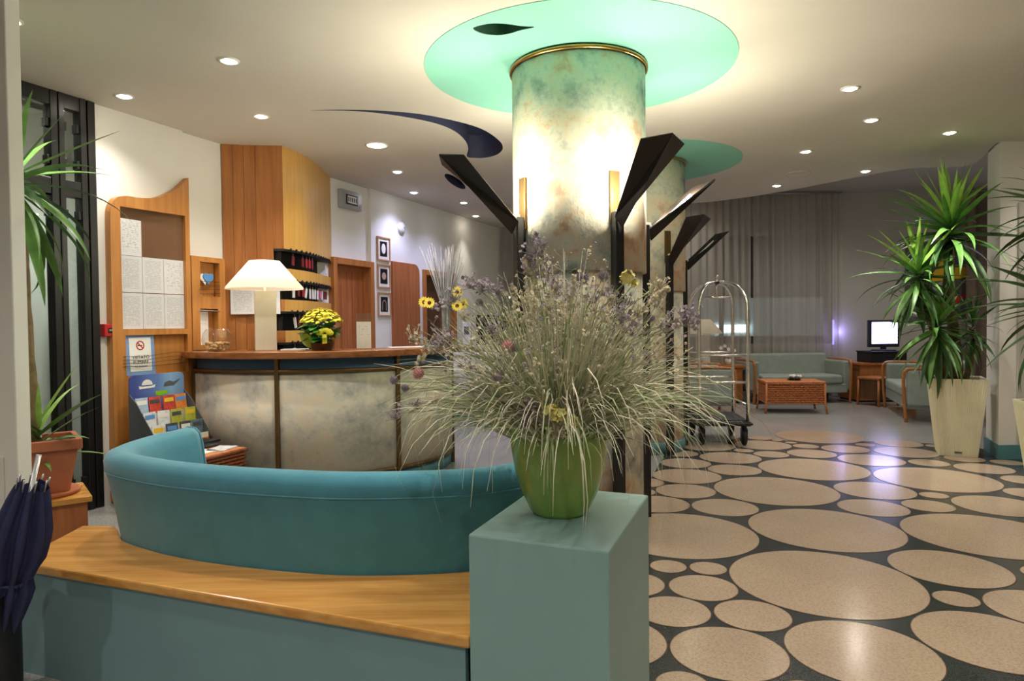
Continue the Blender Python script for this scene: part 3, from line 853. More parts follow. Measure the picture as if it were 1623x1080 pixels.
for row, ks in KEYS:
    cnt = {}
    for (k, colr, tilt) in ks:
        i = cnt.get(colr, 0); cnt[colr] = i + 1
        tot = sum(1 for q in ks if q[1] == colr)
        p, t = along(curve, 0.07 + 0.80 * k / (NKEY - 1))
        z0, z1 = KROWS[row]
        n = Vector((t.y, -t.x)); p = p - n * 0.028
        word = {'maroon': 'dark red'}.get(colr, colr)
        lab = ('only ' if tot == 1 else ordinal(i) + ' ') + word + (' key tag' if tot == 1 else ' key tag from the left') + ' on the ' + RNAME[row] + ' key shelf'
        kt = thing('key_tag', lab, 'key tag', (kb[0] + p.x, kb[1] + p.y, z1 - 0.004), atan2(t.y, t.x), 'key tags in the key cabinet')
        mt = Matrix.Rotation(tilt, 4, 'Y')
        wdt = 0.019 if colr != 'pink' else 0.03
        MB().box(-wdt, wdt, -0.006, 0.006, -0.135 if colr == 'white' else -0.12, -0.035, mt).build('tag', 'tag_' + colr, kt, 0.004)
        MB().tube([mt @ Vector((0, 0, -0.04)), mt @ Vector((0.006, 0, -0.02)), Vector((0, 0, 0))], 0.003, 5).build('ring', 'silver', kt)
# sheets pinned to the cabinet
pa, pb = FACE_L[0].lerp(FACE_L[1], 0.15), FACE_L[0].lerp(FACE_L[2], 0.98)
tdir = (FACE_L[2] - FACE_L[0]).normalized(); ang = atan2(tdir.y, tdir.x)
for i, (x0, x1) in enumerate(((0.06, 0.27), (0.275, 0.48))):
    o = MB().box(x0, x1, -0.0285, -0.0265, 1.40, 1.66).build('notice_sheet', 'paper_print')
    place(o, (kb[0] + FACE_L[0].x, kb[1] + FACE_L[0].y, 0), ang)
    tag(o, ('left' if i == 0 else 'right') + ' white printed sheet on the key cabinet behind the table lamp', 'paper', 'sheets on the key cabinet')

# ------------------------------------------------------------------ notice board on the left wall
def sheet_xz(name, loops, mat, parent, y, thick):
    o = filled(name, loops, 0.0, mat, parent)
    o.rotation_euler = (pi / 2, 0, 0); o.location = (0, y, 0)
    sd = o.modifiers.new('thickness', 'SOLIDIFY'); sd.thickness = thick; sd.offset = 0
    return o
nb = wall_thing('notice_board', 'tall wooden notice board with wave shaped top on the left wall', 'notice board', 0.0)
corner = [(0.072 + 0.06 - 0.0, 2.20)]
TOPC = [(v[0], v[1]) for v in spline([(0.075, 2.08), (0.082, 2.16), (0.12, 2.235), (0.20, 2.268), (0.30, 2.272), (0.42, 2.288), (0.53, 2.325), (0.64, 2.39), (0.70, 2.44), (0.772, 2.51)], 4)]
OUTL = [(0.772, 0.02), (0.065, 0.02)] + TOPC
HOLE = [(0.155, 1.278), (0.155, 2.185), (0.73, 2.195), (0.73, 1.278)]
NICHE = [(0.175, 0.93), (0.175, 1.235), (0.73, 1.235), (0.73, 0.93)]
sheet_xz('backboard', [OUTL], 'beech_board', nb, -0.012, 0.02)
sheet_xz('frame', [OUTL, HOLE, NICHE], 'beech_board', nb, -0.042, 0.036)
MB().box(0.155, 0.73, -0.026, -0.022, 1.278, 2.19).build('felt', 'board_felt', nb)
MB().box(0.157, 0.728, -0.045, -0.042, 1.28, 2.185).build('glass_pane', 'board_glass', nb)
for i, z in enumerate((1.005, 1.03, 1.055, 1.08)):
    MB().tube([(0.15, -0.064, z), (0.3, -0.068, z - 0.012), (0.60, -0.068, z - 0.004 + 0.006 * i), (0.755, -0.064, z)], 0.002, 5).build('wire', 'dull_brass', nb)
for k, (c, rw, lab) in enumerate(((0, 0, 'single sheet of the top row on the notice board'), (0, 1, 'left sheet of the middle row on the notice board'), (1, 1, 'centre sheet of the middle row on the notice board'), (2, 1, 'right sheet of the middle row on the notice board'), (0, 2, 'left sheet of the bottom row on the notice board'), (1, 2, 'centre sheet of the bottom row on the notice board'), (2, 2, 'right sheet of the bottom row on the notice board'))):
    x0 = 0.163 + 0.1905 * c; z1 = (2.105, 1.83, 1.552)[rw]
    o = MB().box(x0, x0 + 0.187, -0.0285, -0.0265, z1 - 0.272, z1).build('notice_sheet', 'paper_sparse' if rw == 0 or (c == 2 and rw == 1) else 'paper_print')
    place(o, W0, WRZ); tag(o, 'white printed ' + lab, 'paper', 'sheets on the notice board')
# no smoking sign
ns = wall_thing('no_smoking_sign', 'blue framed no smoking sign behind wires on the notice board', 'sign', 0.302, 0.05, 0.93)
ns.rotation_euler = (radians(-3), 0, WRZ)
MB().box(-0.125, 0.125, -0.008, 0.0, 0.0, 0.315).build('plate', 'sign_blue', ns, 0.003)
MB().box(-0.092, 0.092, -0.0105, -0.0075, 0.03, 0.285).build('sheet', 'paper_white', ns)
def flat_ring(R, r, y, n=32):
    mb = MB()
    A = [(R * cos(2 * pi * i / n), y, R * sin(2 * pi * i / n)) for i in range(n)]
    B = [(r * cos(2 * pi * i / n), y, r * sin(2 * pi * i / n)) for i in range(n)]
    return mb.grid([A, B], False, True)
o = flat_ring(0.036, 0.027, -0.0115).build('red_ring', 'red_plastic', ns); o.location = (0, 0, 0.225)
o = MB().box(-0.030, 0.030, -0.0118, -0.0114, -0.004, 0.004, Matrix.Rotation(radians(45), 4, 'Y')).build('red_bar', 'red_plastic', ns); o.location = (0, 0, 0.225)
o = MB().box(-0.022, 0.018, -0.0113, -0.0109, -0.004, 0.003).build('cigarette', 'photo_black', ns); o.location = (0, 0, 0.225)
put('lettering', text_mesh('VIETATO', 0.036, 'photo_black'), ns, (0, -0.0112, 0.135), (pi / 2, 0, 0))
put('lettering', text_mesh('FUMARE', 0.036, 'photo_black'), ns, (0, -0.0112, 0.098), (pi / 2, 0, 0))
put('lettering', text_mesh('NO SMOKING', 0.017, 'photo_black'), ns, (0, -0.0112, 0.066), (pi / 2, 0, 0))
# fire alarm
fa = wall_thing('fire_alarm', 'small red fire alarm box beside the notice board', 'alarm', 0.0, 0.0, 1.23)
MB().box(0.015, 0.125, -0.055, 0.0, 0.0, 0.09).build('case', 'red_plastic', fa, 0.005)
MB().box(0.04, 0.105, -0.058, -0.054, 0.025, 0.062).build('window', 'photo_black', fa, 0.002)
put('lettering', text_mesh('START', 0.016, 'mat_white'), fa, (0.072, -0.0585, 0.043), (pi / 2, 0, 0))
# small key board with two niches
sb = wall_thing('letter_board', 'small light wooden board with two open niches beside the notice board', 'board', 0.0, -0.04)
OU2 = [(0.79, 1.10), (1.145, 1.10), (1.145, 1.88), (0.79, 1.88)]
N1 = [(0.88, 1.547), (1.085, 1.547), (1.085, 1.838), (0.88, 1.838)]
N2 = [(0.87, 1.14), (1.06, 1.14), (1.06, 1.445), (0.87, 1.445)]
sheet_xz('frame', [OU2, N1, N2], 'beech_board', sb, -0.06, 0.06)
sheet_xz('backboard', [OU2], 'beech_board', sb, -0.012, 0.02)
for i in range(4):
    z = 1.575 + 0.032 * i
    MB().tube([(0.87, -0.092, z), (1.09, -0.092, z + 0.004)], 0.002, 5).build('wire', 'dull_brass', sb)
MB().tube([(0.86, -0.092, 1.43), (1.075, -0.092, 1.425)], 0.004, 5).build('wire', 'silver', sb)
o = MB().box(-0.06, 0.06, -0.003, 0.0, 0, 0.28).build('folder', 'paper_white'); place(o, onwall(0.945, -0.01 + 0.0, 1.14), WRZ)
tag(o, 'white folder standing in the lower niche of the small wooden board', 'folder')
hm = MB().prism([(0.055 * (16 * sin(a) ** 3) / 16, 0.055 * (13 * cos(a) - 5 * cos(2 * a) - 2 * cos(3 * a) - cos(4 * a)) / 16) for a in [2 * pi * i / 28 for i in range(28)]], 0, 0.006).xf(Matrix.Rotation(pi / 2, 4, 'X'))
h = thing('heart_ornament', 'blue and white heart ornament in the upper niche of the small board', 'ornament', onwall(0.955, 0.015, 1.70), WRZ)
o = put('white_heart', hm.mesh('white_heart', 'paper_white'), h, (0, 0, 0))
o = put('blue_heart', hm.mesh('blue_heart', 'art_blue'), h, (0.03, -0.008, 0.005))

# wall plate, pictures and detector
vp = wall_thing('wall_display', 'grey wall plate with small black framed display above the boarded door', 'display', 2.855, 0.0, 2.60)
MB().box(0, 0.37, -0.012, 0.04, 0, 0.2).build('plate', 'silver', vp, 0.003)
MB().box(0.085, 0.29, -0.02, -0.01, 0.045, 0.155).build('bezel', 'photo_black', vp, 0.003)
MB().box(0.10, 0.275, -0.0215, -0.019, 0.06, 0.14).build('face', 'mat_white', vp)
for k in range(5):
    MB().box(0.112 + 0.034 * k, 0.130 + 0.034 * k, -0.0225, -0.021, 0.075, 0.125).build('digit_block', 'photo_black' if k % 2 == 0 else 'art_grey', vp)
for i, (z0, what) in enumerate(((2.067, 'top framed photograph of a pale egg shape by the door'), (1.737, 'middle framed photograph of a pink shape by the door'), (1.397, 'bottom framed photograph of an arch by the door'))):
    f = wall_thing('framed_photograph', what, 'picture', 3.53, 0.0, z0, 'three framed photographs on the left wall')
    MB().box(0, 0.275, -0.02, 0.0, 0, 0.018).box(0, 0.275, -0.02, 0.0, 0.272, 0.29).box(0, 0.018, -0.02, 0, 0.018, 0.272).box(0.257, 0.275, -0.02, 0, 0.018, 0.272).build('frame', 'frame_wood', f, 0.002)
    MB().box(0.016, 0.259, -0.008, -0.002, 0.016, 0.274).build('mat', 'mat_white', f)
    MB().box(0.062, 0.213, -0.0095, -0.0075, 0.055, 0.235).build('print', 'photo_black', f)
    if i < 2:
        mb = MB().prism([(0.137 + 0.045 * cos(a), 0.148 + (0.062 if i == 0 else 0.045) * sin(a)) for a in [2 * pi * k / 24 for k in range(24)]], 0.0095, 0.0105).xf(Matrix.Rotation(pi / 2, 4, 'X'))
        mb.build('motif', 'photo_object' if i else 'mat_white', f)
    else:
        A = [(0.137 + 0.045 * cos(a), -0.0102, 0.14 + 0.06 * sin(a)) for a in [pi * k / 16 for k in range(17)]]
        B = [(0.137 + 0.034 * cos(a), -0.0102, 0.14 + 0.048 * sin(a)) for a in [pi * k / 16 for k in range(17)]]
        MB().grid([A, B], False).box(0.092, 0.103, -0.0104, -0.010, 0.07, 0.14).box(0.171, 0.182, -0.0104, -0.010, 0.07, 0.14).build('motif', 'photo_object', f)
dt = wall_thing('wall_detector', 'small round pale detector high on the left wall', 'detector', 4.07, 0.0, 2.52)
MB().lathe([(0.075, 0.0), (0.075, 0.02), (0.06, 0.035), (0.03, 0.045), (1e-5, 0.046)], 24, cap=False).xf(Matrix.Rotation(pi / 2, 4, 'X')).build('case', 'white_plastic', dt)
MB().ball((0.02, -0.045, 0.0), 0.012).build('indicator', 'pedestal_paint', dt)

# ------------------------------------------------------------------ things on the counter
def table_lamp(label, loc, rz, lit):
    t = thing('table_lamp', label, 'lamp', loc, rz)
    MB().box(-0.082, 0.082, -0.082, 0.082, 0.0, 0.485).build('base', 'cream_fabric' if lit else 'white_plastic', t, 0.004)
    MB().tube([(0, 0, 0.48), (0, 0, 0.56)], 0.01).build('neck', 'white_metal', t)
    mb = MB().lathe([(0.305, 0.50), (0.302, 0.515), (0.12, 0.73)], 48, cap=False)
    sh = mb.build('shade', 'shade_cloth', t)
    MB().ball((0, 0, 0.60), 0.035, 12, 8).build('bulb', 'bulb_glow' if lit else 'white_plastic', t)
    if lit:
        light('POINT', 'table_lamp_light', t, (0, 0, 0.60), W_TABLE, (1.0, 0.86, 0.64), 0.036)
    return t
table_lamp('lit table lamp with square cream base on the reception counter', (-2.02, 5.60, TOP), radians(22), True)
bw = thing('glass_bowl', 'round glass bowl half filled with corks at the left of the counter', 'bowl', (-2.345, 5.43, TOP))
prof = [(0.001, 0.0), (0.06, 0.0), (0.068, 0.012), (0.095, 0.03), (0.113, 0.07), (0.116, 0.10), (0.105, 0.145), (0.085, 0.172), (0.080, 0.178)]
MB().lathe(prof, 36, cap=False).build('bowl', 'clear_glass', bw)
cork = MB().tube([(0, 0, -0.02), (0, 0, 0.02)], 0.0105, 7).mesh('cork', 'cork')
for k in range(42):
    a = random.uniform(0, 2 * pi); lay = k // 14
    r = random.uniform(0.0, 0.085) if lay else random.uniform(0, 0.06)
    o = put('cork', cork, None, (-2.345 + r * cos(a), 5.43 + r * sin(a), TOP + 0.018 + 0.022 * lay + random.uniform(0, 0.004)), (random.uniform(1.1, 2), 0, random.uniform(0, 6)))
    tag(o, 'pale cork among the pile in the round glass bowl', 'cork', 'corks in the glass bowl')

# yellow flowering pot plant
kp = thing('flowering_pot_plant', 'yellow flowering pot plant with a yellow bow on the counter', 'plant', (-1.51, 5.42, TOP))
MB().lathe([(0.075, 0.0), (0.095, 0.06), (0.10, 0.062), (0.09, 0.055), (1e-5, 0.05)], 28, cap=False).build('pot', 'dark_wood', kp)
def oval_leaf(L, W, bend, n=6):
    rows = []
    for i in range(n + 1):
        u = i / n
        w = W * sin(pi * min(1, u * 0.97 + 0.03)) ** 0.8
        z = -bend * u * u
        rows.append([(L * u, -w, z + 0.15 * w), (L * u, 0, z), (L * u, w, z + 0.15 * w)])
    return MB().grid(rows, True)
lm = [oval_leaf(0.11, 0.035, 0.03).mesh('leaf', 'bouquet_leaf'), oval_leaf(0.10, 0.04, 0.06).mesh('leaf', 'bouquet_leaf'), oval_leaf(0.13, 0.045, 0.02).mesh('leaf', 'leaf_dark')]
for k in range(60):
    a = random.uniform(0, 2 * pi); e = random.uniform(-0.15, 1.0)
    r = random.uniform(0.02, 0.09)
    put('leaf', lm[k % 3], kp, (r * cos(a), r * sin(a), random.uniform(0.06, 0.20)), (random.uniform(-0.4, 0.4), -e, a))
MB().tube([(0, 0, 0.04), (0, 0, 0.2)], [0.05, 0.07], 8).build('stem_cluster', 'leaf_dark', kp)
bl = MB()
def blossom(mb, c, r, up):
    up = Vector(up).normalized(); a = up.orthogonal().normalized(); b = up.cross(a)
    c = Vector(c); ph = random.uniform(0, 6)
    for q in range(5):
        an = ph + 2 * pi * q / 5
        d = a * cos(an) + b * sin(an); sd = up.cross(d)
        mb.add([c, c + d * r * 0.6 + sd * r * 0.42 + up * r * 0.15, c + d * r + up * r * 0.25, c + d * r * 0.6 - sd * r * 0.42 + up * r * 0.15], [(0, 1, 2, 3)])
for k in range(520):
    a = random.uniform(0, 2 * pi); v = random.uniform(0.0, 1.0)
    th = v * 1.25
    R = 0.175
    p = Vector((R * sin(th) * cos(a), R * sin(th) * sin(a), 0.175 + 0.145 * cos(th) + random.uniform(-0.012, 0.012)))
    blossom(bl, p, random.uniform(0.012, 0.018), (p.x * 3, p.y * 3, 0.7))
o = bl.build('blossoms', 'bloom_yellow', kp); o['kind'] = 'stuff'
bow = MB()
for sgn in (-1, 1):
    for k in range(3):
        a = sgn * (0.3 + 0.5 * k)
        bow.ball((0.03 * sin(a) * 1.4, -0.13, 0.13 + 0.03 * cos(a)), 0.026, 8, 5, (1.2, 0.7, 0.8))
bow.add([(-0.018, -0.14, 0.13), (0.018, -0.14, 0.13), (0.022, -0.15, 0.06), (-0.014, -0.15, 0.055)], [(0, 1, 2, 3)])
o = bow.build('bow', 'bloom_yellow', kp); o.location = (0.06, 0, 0)
o = put('wrap', oval_leaf(0.16, 0.075, -0.03, 8).mesh('wrap', 'wrap_green'), kp, (-0.06, -0.04, 0.02), (0.6, -0.75, radians(195)))
o['label'] = 'bright green wrapping leaf'
# acrylic card stand, papers
cs = thing('card_stand', 'upright clear card stand with white leaflet on the counter', 'card stand', (-1.21, 5.58, TOP), radians(8))
MB().box(-0.062, 0.062, -0.045, 0.045, 0, 0.006).build('foot', 'clear_glass', cs)
MB().box(-0.062, 0.062, 0.0, 0.004, 0.006, 0.295).build('back', 'clear_glass', cs)
MB().box(-0.058, 0.058, -0.012, -0.002, 0.008, 0.225).build('leaflet', 'acrylic_card', cs)
for (x, y, rz, lab) in ((-0.92, 5.95, 20, 'flat white sheet on the counter beside the card stand'), (-0.70, 6.22, 45, 'pale green sheet lying near the right end of the counter')):
    o = MB().box(-0.15, 0.15, -0.105, 0.105, 0, 0.004).build('paper_sheet', 'paper_white' if x < -0.8 else 'mint_paint')
    place(o, (x, y, TOP), radians(rz)); tag(o, lab, 'paper')
o = MB().box(-0.10, 0.10, -0.07, 0.07, 0, 0.012).build('book', 'paper_white', bevel=0.002)
place(o, (-1.75, 5.50, TOP), radians(8)); tag(o, 'open booklet lying between the table lamp and the yellow plant', 'booklet')

# vase of dry sticks with sunflowers
vs = thing('stick_vase', 'tall glass vase of pale dry sticks and sunflowers on the counter', 'vase', (-0.63, 6.52, TOP))
MB().lathe([(0.001, 0.0), (0.055, 0.0), (0.052, 0.2), (0.06, 0.42)], 24, cap=False).build('vase', 'clear_glass', vs)
st = MB(); st2 = MB()
for k in range(120):
    a = random.uniform(0, 2 * pi); r0 = 0.035 * sqrt(random.random()); fl_ = random.uniform(0.05, 0.30) * (0.4 + 0.6 * random.random())
    h = random.uniform(0.75, 0.96)
    p0 = Vector((r0 * cos(a), r0 * sin(a), 0.01)); p1 = Vector((0.045 * cos(a), 0.045 * sin(a), 0.42)); p2 = Vector((fl_ * cos(a), fl_ * sin(a), h))
    (st if k % 3 else st2).tube([p0, p1 * 0.9, (p1 + p2) / 2 - Vector((0, 0, 0.0)), p2], [0.0035, 0.003, 0.0026, 0.0016], 4)
o = st.build('sticks', 'white_stick', vs); o['kind'] = 'stuff'
o = st2.build('sticks', 'grey_stick', vs); o['kind'] = 'stuff'
def sunflower(parent, c, r, face):
    up = Vector(face).normalized(); a = up.orthogonal().normalized(); b = up.cross(a); c = Vector(c)
    mb = MB()
    for q in range(14):
        an = 2 * pi * q / 14; d = a * cos(an) + b * sin(an); sd = up.cross(d)
        mb.add([c + d * r * 0.25, c + d * r * 0.7 + sd * r * 0.26, c + d * r * 1.1 + up * r * 0.1, c + d * r * 0.7 - sd * r * 0.26], [(0, 1, 2, 3)])
    f = mb.build('sunflower', 'yellow_petal', parent)
    m2 = MB().ball((0, 0, 0), r * 0.36, 12, 6, (1, 1, 0.5))
    m2.xf(Matrix.Translation(c) @ up.to_track_quat('Z', 'Y').to_matrix().to_4x4())
    m2.build('core', 'sunflower_core', f)
for c in ((-0.14, -0.12, 0.40), (-0.20, -0.05, 0.41), (0.12, -0.10, 0.50), (0.12, -0.12, 0.37), (0.17, -0.08, 0.39)):
    sunflower(vs, c, 0.052, (c[0] * 0.6, -1, 0.25))
    MB().tube([(c[0] * 0.2, 0, 0.36), (c[0] * 0.7, c[1] * 0.5, c[2] - 0.02), (c[0], c[1] + 0.01, c[2])], 0.004, 5).build('flower_stem', 'leaf_dark', vs)
gy = MB()
for k in range(60):
    a = random.uniform(0, 2 * pi); r = random.uniform(0.03, 0.15)
    gy.ball((r * cos(a), r * sin(a), 0.37 + random.uniform(-0.05, 0.06)), random.uniform(0.008, 0.02), 6, 4)
o = gy.build('dried_sprigs', 'dry_lilac', vs); o['kind'] = 'stuff'

# white low counter farther back with a monitor
sc_ = thing('side_counter', 'low white curved counter with blue plinth behind the dried flowers', 'counter', (-0.35, 9.75, 0))
arc_shell(0.55, 0.62, 0.12, 0.86, -190, 10, 28).build('front', 'wall_paint', sc_, weld=True)
arc_shell(0.55, 0.60, 0.0, 0.12, -190, 10, 28).build('plinth', 'skirting_blue', sc_, weld=True)
arc_shell(0.02, 0.64, 0.86, 0.90, -190, 10, 28).build('top', 'wall_paint', sc_, weld=True)
mo = thing('computer_monitor', 'dark computer monitor behind the vase of sticks', 'monitor', (-0.22, 9.45, 0.90), radians(-12))
MB().box(-0.12, 0.12, -0.09, 0.09, 0, 0.02).build('foot', 'black_plastic', mo, 0.004)
MB().box(-0.03, 0.03, 0.0, 0.03, 0.02, 0.15).build('stand', 'black_plastic', mo)
MB().box(-0.28, 0.28, -0.02, 0.02, 0.10, 0.52).build('case', 'black_plastic', mo, 0.006)
MB().box(-0.255, 0.255, -0.023, -0.019, 0.125, 0.495).build('screen', 'window_dark', mo)
ph = thing('white_terminal', 'small white box beside the dark monitor', 'terminal', (-0.62, 9.42, 0.90))
MB().box(-0.06, 0.06, -0.09, 0.09, 0, 0.42).build('case', 'white_plastic', ph, 0.01)
MB().box(-0.035, 0.035, -0.093, -0.088, 0.25, 0.36).build('panel', 'art_grey', ph)

# ------------------------------------------------------------------ wicker pieces
def weave(x0, x1, y0, y1, z0, z1, rows, cols):
    # woven sides of a basket box: horizontal strands that bob in and out round upright canes
    mb = MB()
    per = 2 * (x1 - x0 + y1 - y0)
    n = max(24, int(cols))
    for j in range(rows):
        z = z0 + (z1 - z0) * (j + 0.5) / rows
        rz_ = (z1 - z0) / rows * 0.46
        pts = []
        for i in range(n + 1):
            d = per * i / n
            o_ = 0.006 * (1 if (i + j) % 2 else -1)
            if d < x1 - x0: p = (x0 + d, y0 - o_)
            elif d < x1 - x0 + y1 - y0: p = (x1 + o_, y0 + d - (x1 - x0))
            elif d < 2 * (x1 - x0) + y1 - y0: p = (x1 - (d - (x1 - x0) - (y1 - y0)), y1 + o_)
            else: p = (x0 - o_, y1 - (d - 2 * (x1 - x0) - (y1 - y0)))
            pts.append((p[0], p[1], z))
        mb.tube(pts, rz_, 4, cap=False)
    return mb
ch = wall_thing('wicker_chest', 'brown wicker chest between the teal sofa and the counter', 'chest', 0.225, 0.0)
o = weave(-0.195, 0.195, -0.955, -0.12, 0.03, 0.385, 14, 96).build('weave', 'wicker_dark', ch); o['kind'] = 'stuff'
MB().box(-0.185, 0.185, -0.945, -0.13, 0.02, 0.385).build('body', 'wicker_dark', ch)
lid = MB().box(-0.2, 0.2, -0.96, -0.115, 0.385, 0.415).build('lid', 'wicker', ch, 0.006)
rim = MB().tube([(-0.2, -0.96, 0.398), (0.2, -0.96, 0.398), (0.2, -0.115, 0.398), (-0.2, -0.115, 0.398), (-0.2, -0.96, 0.398)], 0.014, 6).build('braided_edge', 'wicker_dark', lid)

# brochure rack on the chest
rk = wall_thing('brochure_rack', 'cardboard brochure rack with blue header on the wicker chest', 'brochure rack', 0.30, 0.22, 0.415)
hp = [(-0.235, 0.0), (0.235, 0.0)] + [(0.235 - 0.04 + 0.04 * cos(a), 0.49 + 0.04 * sin(a)) for a in [pi / 2 * i / 5 for i in range(6)]] + [(-0.235 + 0.04 - 0.04 * sin(a), 0.49 + 0.04 * cos(a)) for a in [pi / 2 * i / 5 for i in range(6)]]
def header_mat():
    m, nt, b = base('rack_header', 0.5)
    tc = nt.nodes.new('ShaderNodeTexCoord'); sep = nt.nodes.new('ShaderNodeSeparateXYZ')
    nt.links.new(tc.outputs['Generated'], sep.inputs[0])
    nt.links.new(ramp(nt, sep.outputs['X'], [(0.1, s(62, 78, 150)), (0.5, s(96, 128, 190)), (0.75, s(140, 182, 220)), (1.0, s(118, 150, 200))]), b.inputs['Base Color'])
header_mat()
o = MB().prism(hp, 0.0, 0.008).xf(Matrix.Rotation(pi / 2, 4, 'X')).build('header', 'rack_header', rk)
hd = o
mb = MB()
for (cx, cz, rx, rz_) in ((-0.09, 0.452, 0.045, 0.04),):
    mb.prism([(cx + rx * cos(a), cz + rz_ * max(0, sin(a))) for a in [pi * i / 16 for i in range(17)]], 0.008, 0.0095)
mb.xf(Matrix.Rotation(pi / 2, 4, 'X')).build('dome_emblem', 'mat_white', hd)
MB().prism([(-0.155, 0.425), (-0.03, 0.43), (-0.02, 0.452), (-0.05, 0.444), (-0.13, 0.442), (-0.16, 0.448)], 0.008, 0.0096).xf(Matrix.Rotation(pi / 2, 4, 'X')).build('ribbon_emblem', 'mat_white', hd)
MB().prism([(0.05, 0.43), (0.14, 0.43), (0.15, 0.44), (0.20, 0.475), (0.195, 0.48), (0.14, 0.458), (0.10, 0.47), (0.06, 0.458)], 0.008, 0.0095).xf(Matrix.Rotation(pi / 2, 4, 'X')).build('dish_emblem', 'art_grey', hd)
MB().prism([(-0.02, 0.37), (0.02, 0.362), (0.09, 0.38), (0.08, 0.40), (-0.02, 0.40)], 0.008, 0.0095).xf(Matrix.Rotation(pi / 2, 4, 'X')).build('swash_emblem', 'wrap_green', hd)
for sx in (-0.238, 0.232):
    MB().prism([(0.0, 0.0), (0.26, 0.0), (0.26, 0.09), (0.16, 0.22), (0.08, 0.33), (0.0, 0.40)], sx, sx + 0.006).xf(Matrix(((0, 0, 1, 0), (-1, 0, 0, 0), (0, 1, 0, 0), (0, 0, 0, 1)))).build('side_panel', 'art_grey', rk)
for k, (y, z) in enumerate(((-0.09, 0.25), (-0.17, 0.15), (-0.255, 0.075))):
    MB().box(-0.23, 0.23, y - 0.004, y, 0.0, z).build('pocket_front', 'mat_white' if k < 2 else 'planter_cream', rk)
MB().box(-0.23, 0.23, -0.262, -0.258, 0.0, 0.035).build('orange_band', 'art_orange' if 'art_orange' in M else plain('art_orange', s(224, 130, 70), 0.6).name, rk)
plain('cover_white', s(222, 224, 228), 0.5, var=0.2, scale=30); plain('cover_pale_blue', s(170, 190, 214), 0.5, var=0.2, scale=30)
plain('cover_red', s(196, 66, 52), 0.5, var=0.4, scale=40); plain('cover_orange', s(222, 132, 56), 0.5, var=0.25, scale=40)
plain('cover_lime', s(172, 176, 62), 0.5, var=0.25, scale=40); plain('cover_dark', s(70, 72, 82), 0.5, var=0.5, scale=40); plain('cover_grey_blue', s(92, 112, 126), 0.4, var=0.4, scale=30)
BR = [[('cover_pale_blue', 'pale blue'), ('cover_red', 'red and white'), ('cover_red', 'red'), ('cover_orange', 'orange')],
      [('cover_white', 'white'), ('cover_white', 'cream'), ('cover_lime', 'lime green'), ('cover_lime', 'olive green')],
      [('cover_white', 'grey and white'), ('cover_dark', 'black and white'), ('cover_dark', 'dark'), ('cover_grey_blue', 'grey blue')]]
for rw, row in enumerate(BR):
    y = (-0.06, -0.14, -0.22)[rw]; z = (0.20, 0.10, 0.01)[rw]
    for c, (m_, nm) in enumerate(row):
        x = -0.172 + 0.115 * c + random.uniform(-0.006, 0.006)
        t = thing('brochure', nm + ' brochure, ' + ordinal(c) + ' from the left in the ' + ('upper', 'middle', 'lower')[rw] + ' row of the rack', 'brochure', onwall(0.30 + x, 0.22 - y, 0.415 + z), WRZ, 'brochures in the rack')
        t.rotation_euler = (radians(-6), random.uniform(-0.03, 0.03), WRZ)
        MB().box(-0.05, 0.05, -0.006, 0.0, 0.0, 0.165).build('cover', m_, t, 0.0015)
        MB().box(-0.04, 0.04, -0.0072, -0.0055, 0.115, 0.145).build('title_band', ('mat_white', 'cover_dark', 'art_yellow', 'art_blue')[(rw * 3 + c) % 4], t)
# papers on the chest
for i, (tt, of, col_, lab) in enumerate(((0.14, 0.82, 'paper_white', 'white leaflet at the front of the wicker chest'), (0.31, 0.84, 'cover_white', 'white leaflet beside the black magazines on the chest'))):
    o = MB().box(-0.1, 0.1, -0.07, 0.07, 0, 0.006).build('leaflet', col_); place(o, onwall(tt, of, 0.415), WRZ + 0.3 * i); tag(o, lab, 'leaflet')
for i in range(4):
    o = MB().box(-0.13, 0.11, -0.09, 0.09, 0, 0.012).build('magazine', ('cover_dark', 'cover_grey_blue', 'cover_dark', 'photo_black')[i]); place(o, onwall(0.29, 0.63 + 0.006 * i, 0.4155 + 0.0125 * i), WRZ + random.uniform(-0.08, 0.08) + 0.1)
    tag(o, ordinal(i) + ' magazine from the bottom of the dark stack on the chest', 'magazine', 'magazines stacked on the chest')

# ------------------------------------------------------------------ curved teal sofa and the bench around it
SOFA = [Vector(p) for p in ((-1.64, 3.46), (-1.695, 3.15), (-1.655, 2.85), (-1.42, 2.655), (-1.137, 2.515), (-0.797, 2.408), (-0.517, 2.362), (-0.163, 2.395), (0.06, 2.54), (0.21, 2.80), (0.235, 3.12))]
path = spline(SOFA, 9)
def offs_s(path, d):
    o = offs(path, d)
    return o
sf = thing('curved_sofa', 'curved teal upholstered sofa seen from behind', 'sofa', (-0.72, 2.9, 0))
def LS(p, z): return (p.x + 0.72, p.y - 2.9, z)
PROF = [(-0.03, 0.05), (0.0, 0.09), (0.0, 0.42), (0.022, 0.56), (0.040, 0.66), (0.052, 0.705), (0.056, 0.74), (0.044, 0.768), (0.012, 0.782), (-0.028, 0.776), (-0.052, 0.752), (-0.066, 0.70), (-0.085, 0.56), (-0.11, 0.36)]
rows = []
lines = [offs(path, d) for d, z in PROF]
for i in range(len(path)):
    rows.append([LS(lines[k][i], PROF[k][1]) for k in range(len(PROF))])
mb = MB().grid(rows, True)
mb.add(rows[0], [tuple(range(len(PROF)))]); mb.add(rows[-1], [tuple(range(len(PROF)))[::-1]])
bk = mb.build('backrest', 'teal_fabric', sf, weld=True)
for idx in (0, -1):
    MB().tube(rows[idx][2:], 0.006, 6).build('end_piping', 'teal_fabric', bk)
sm_ = offs(path, 0.050)
MB().tube([LS(p, 0.698) for p in sm_], 0.0035, 5).build('seam', 'teal_fabric', bk)
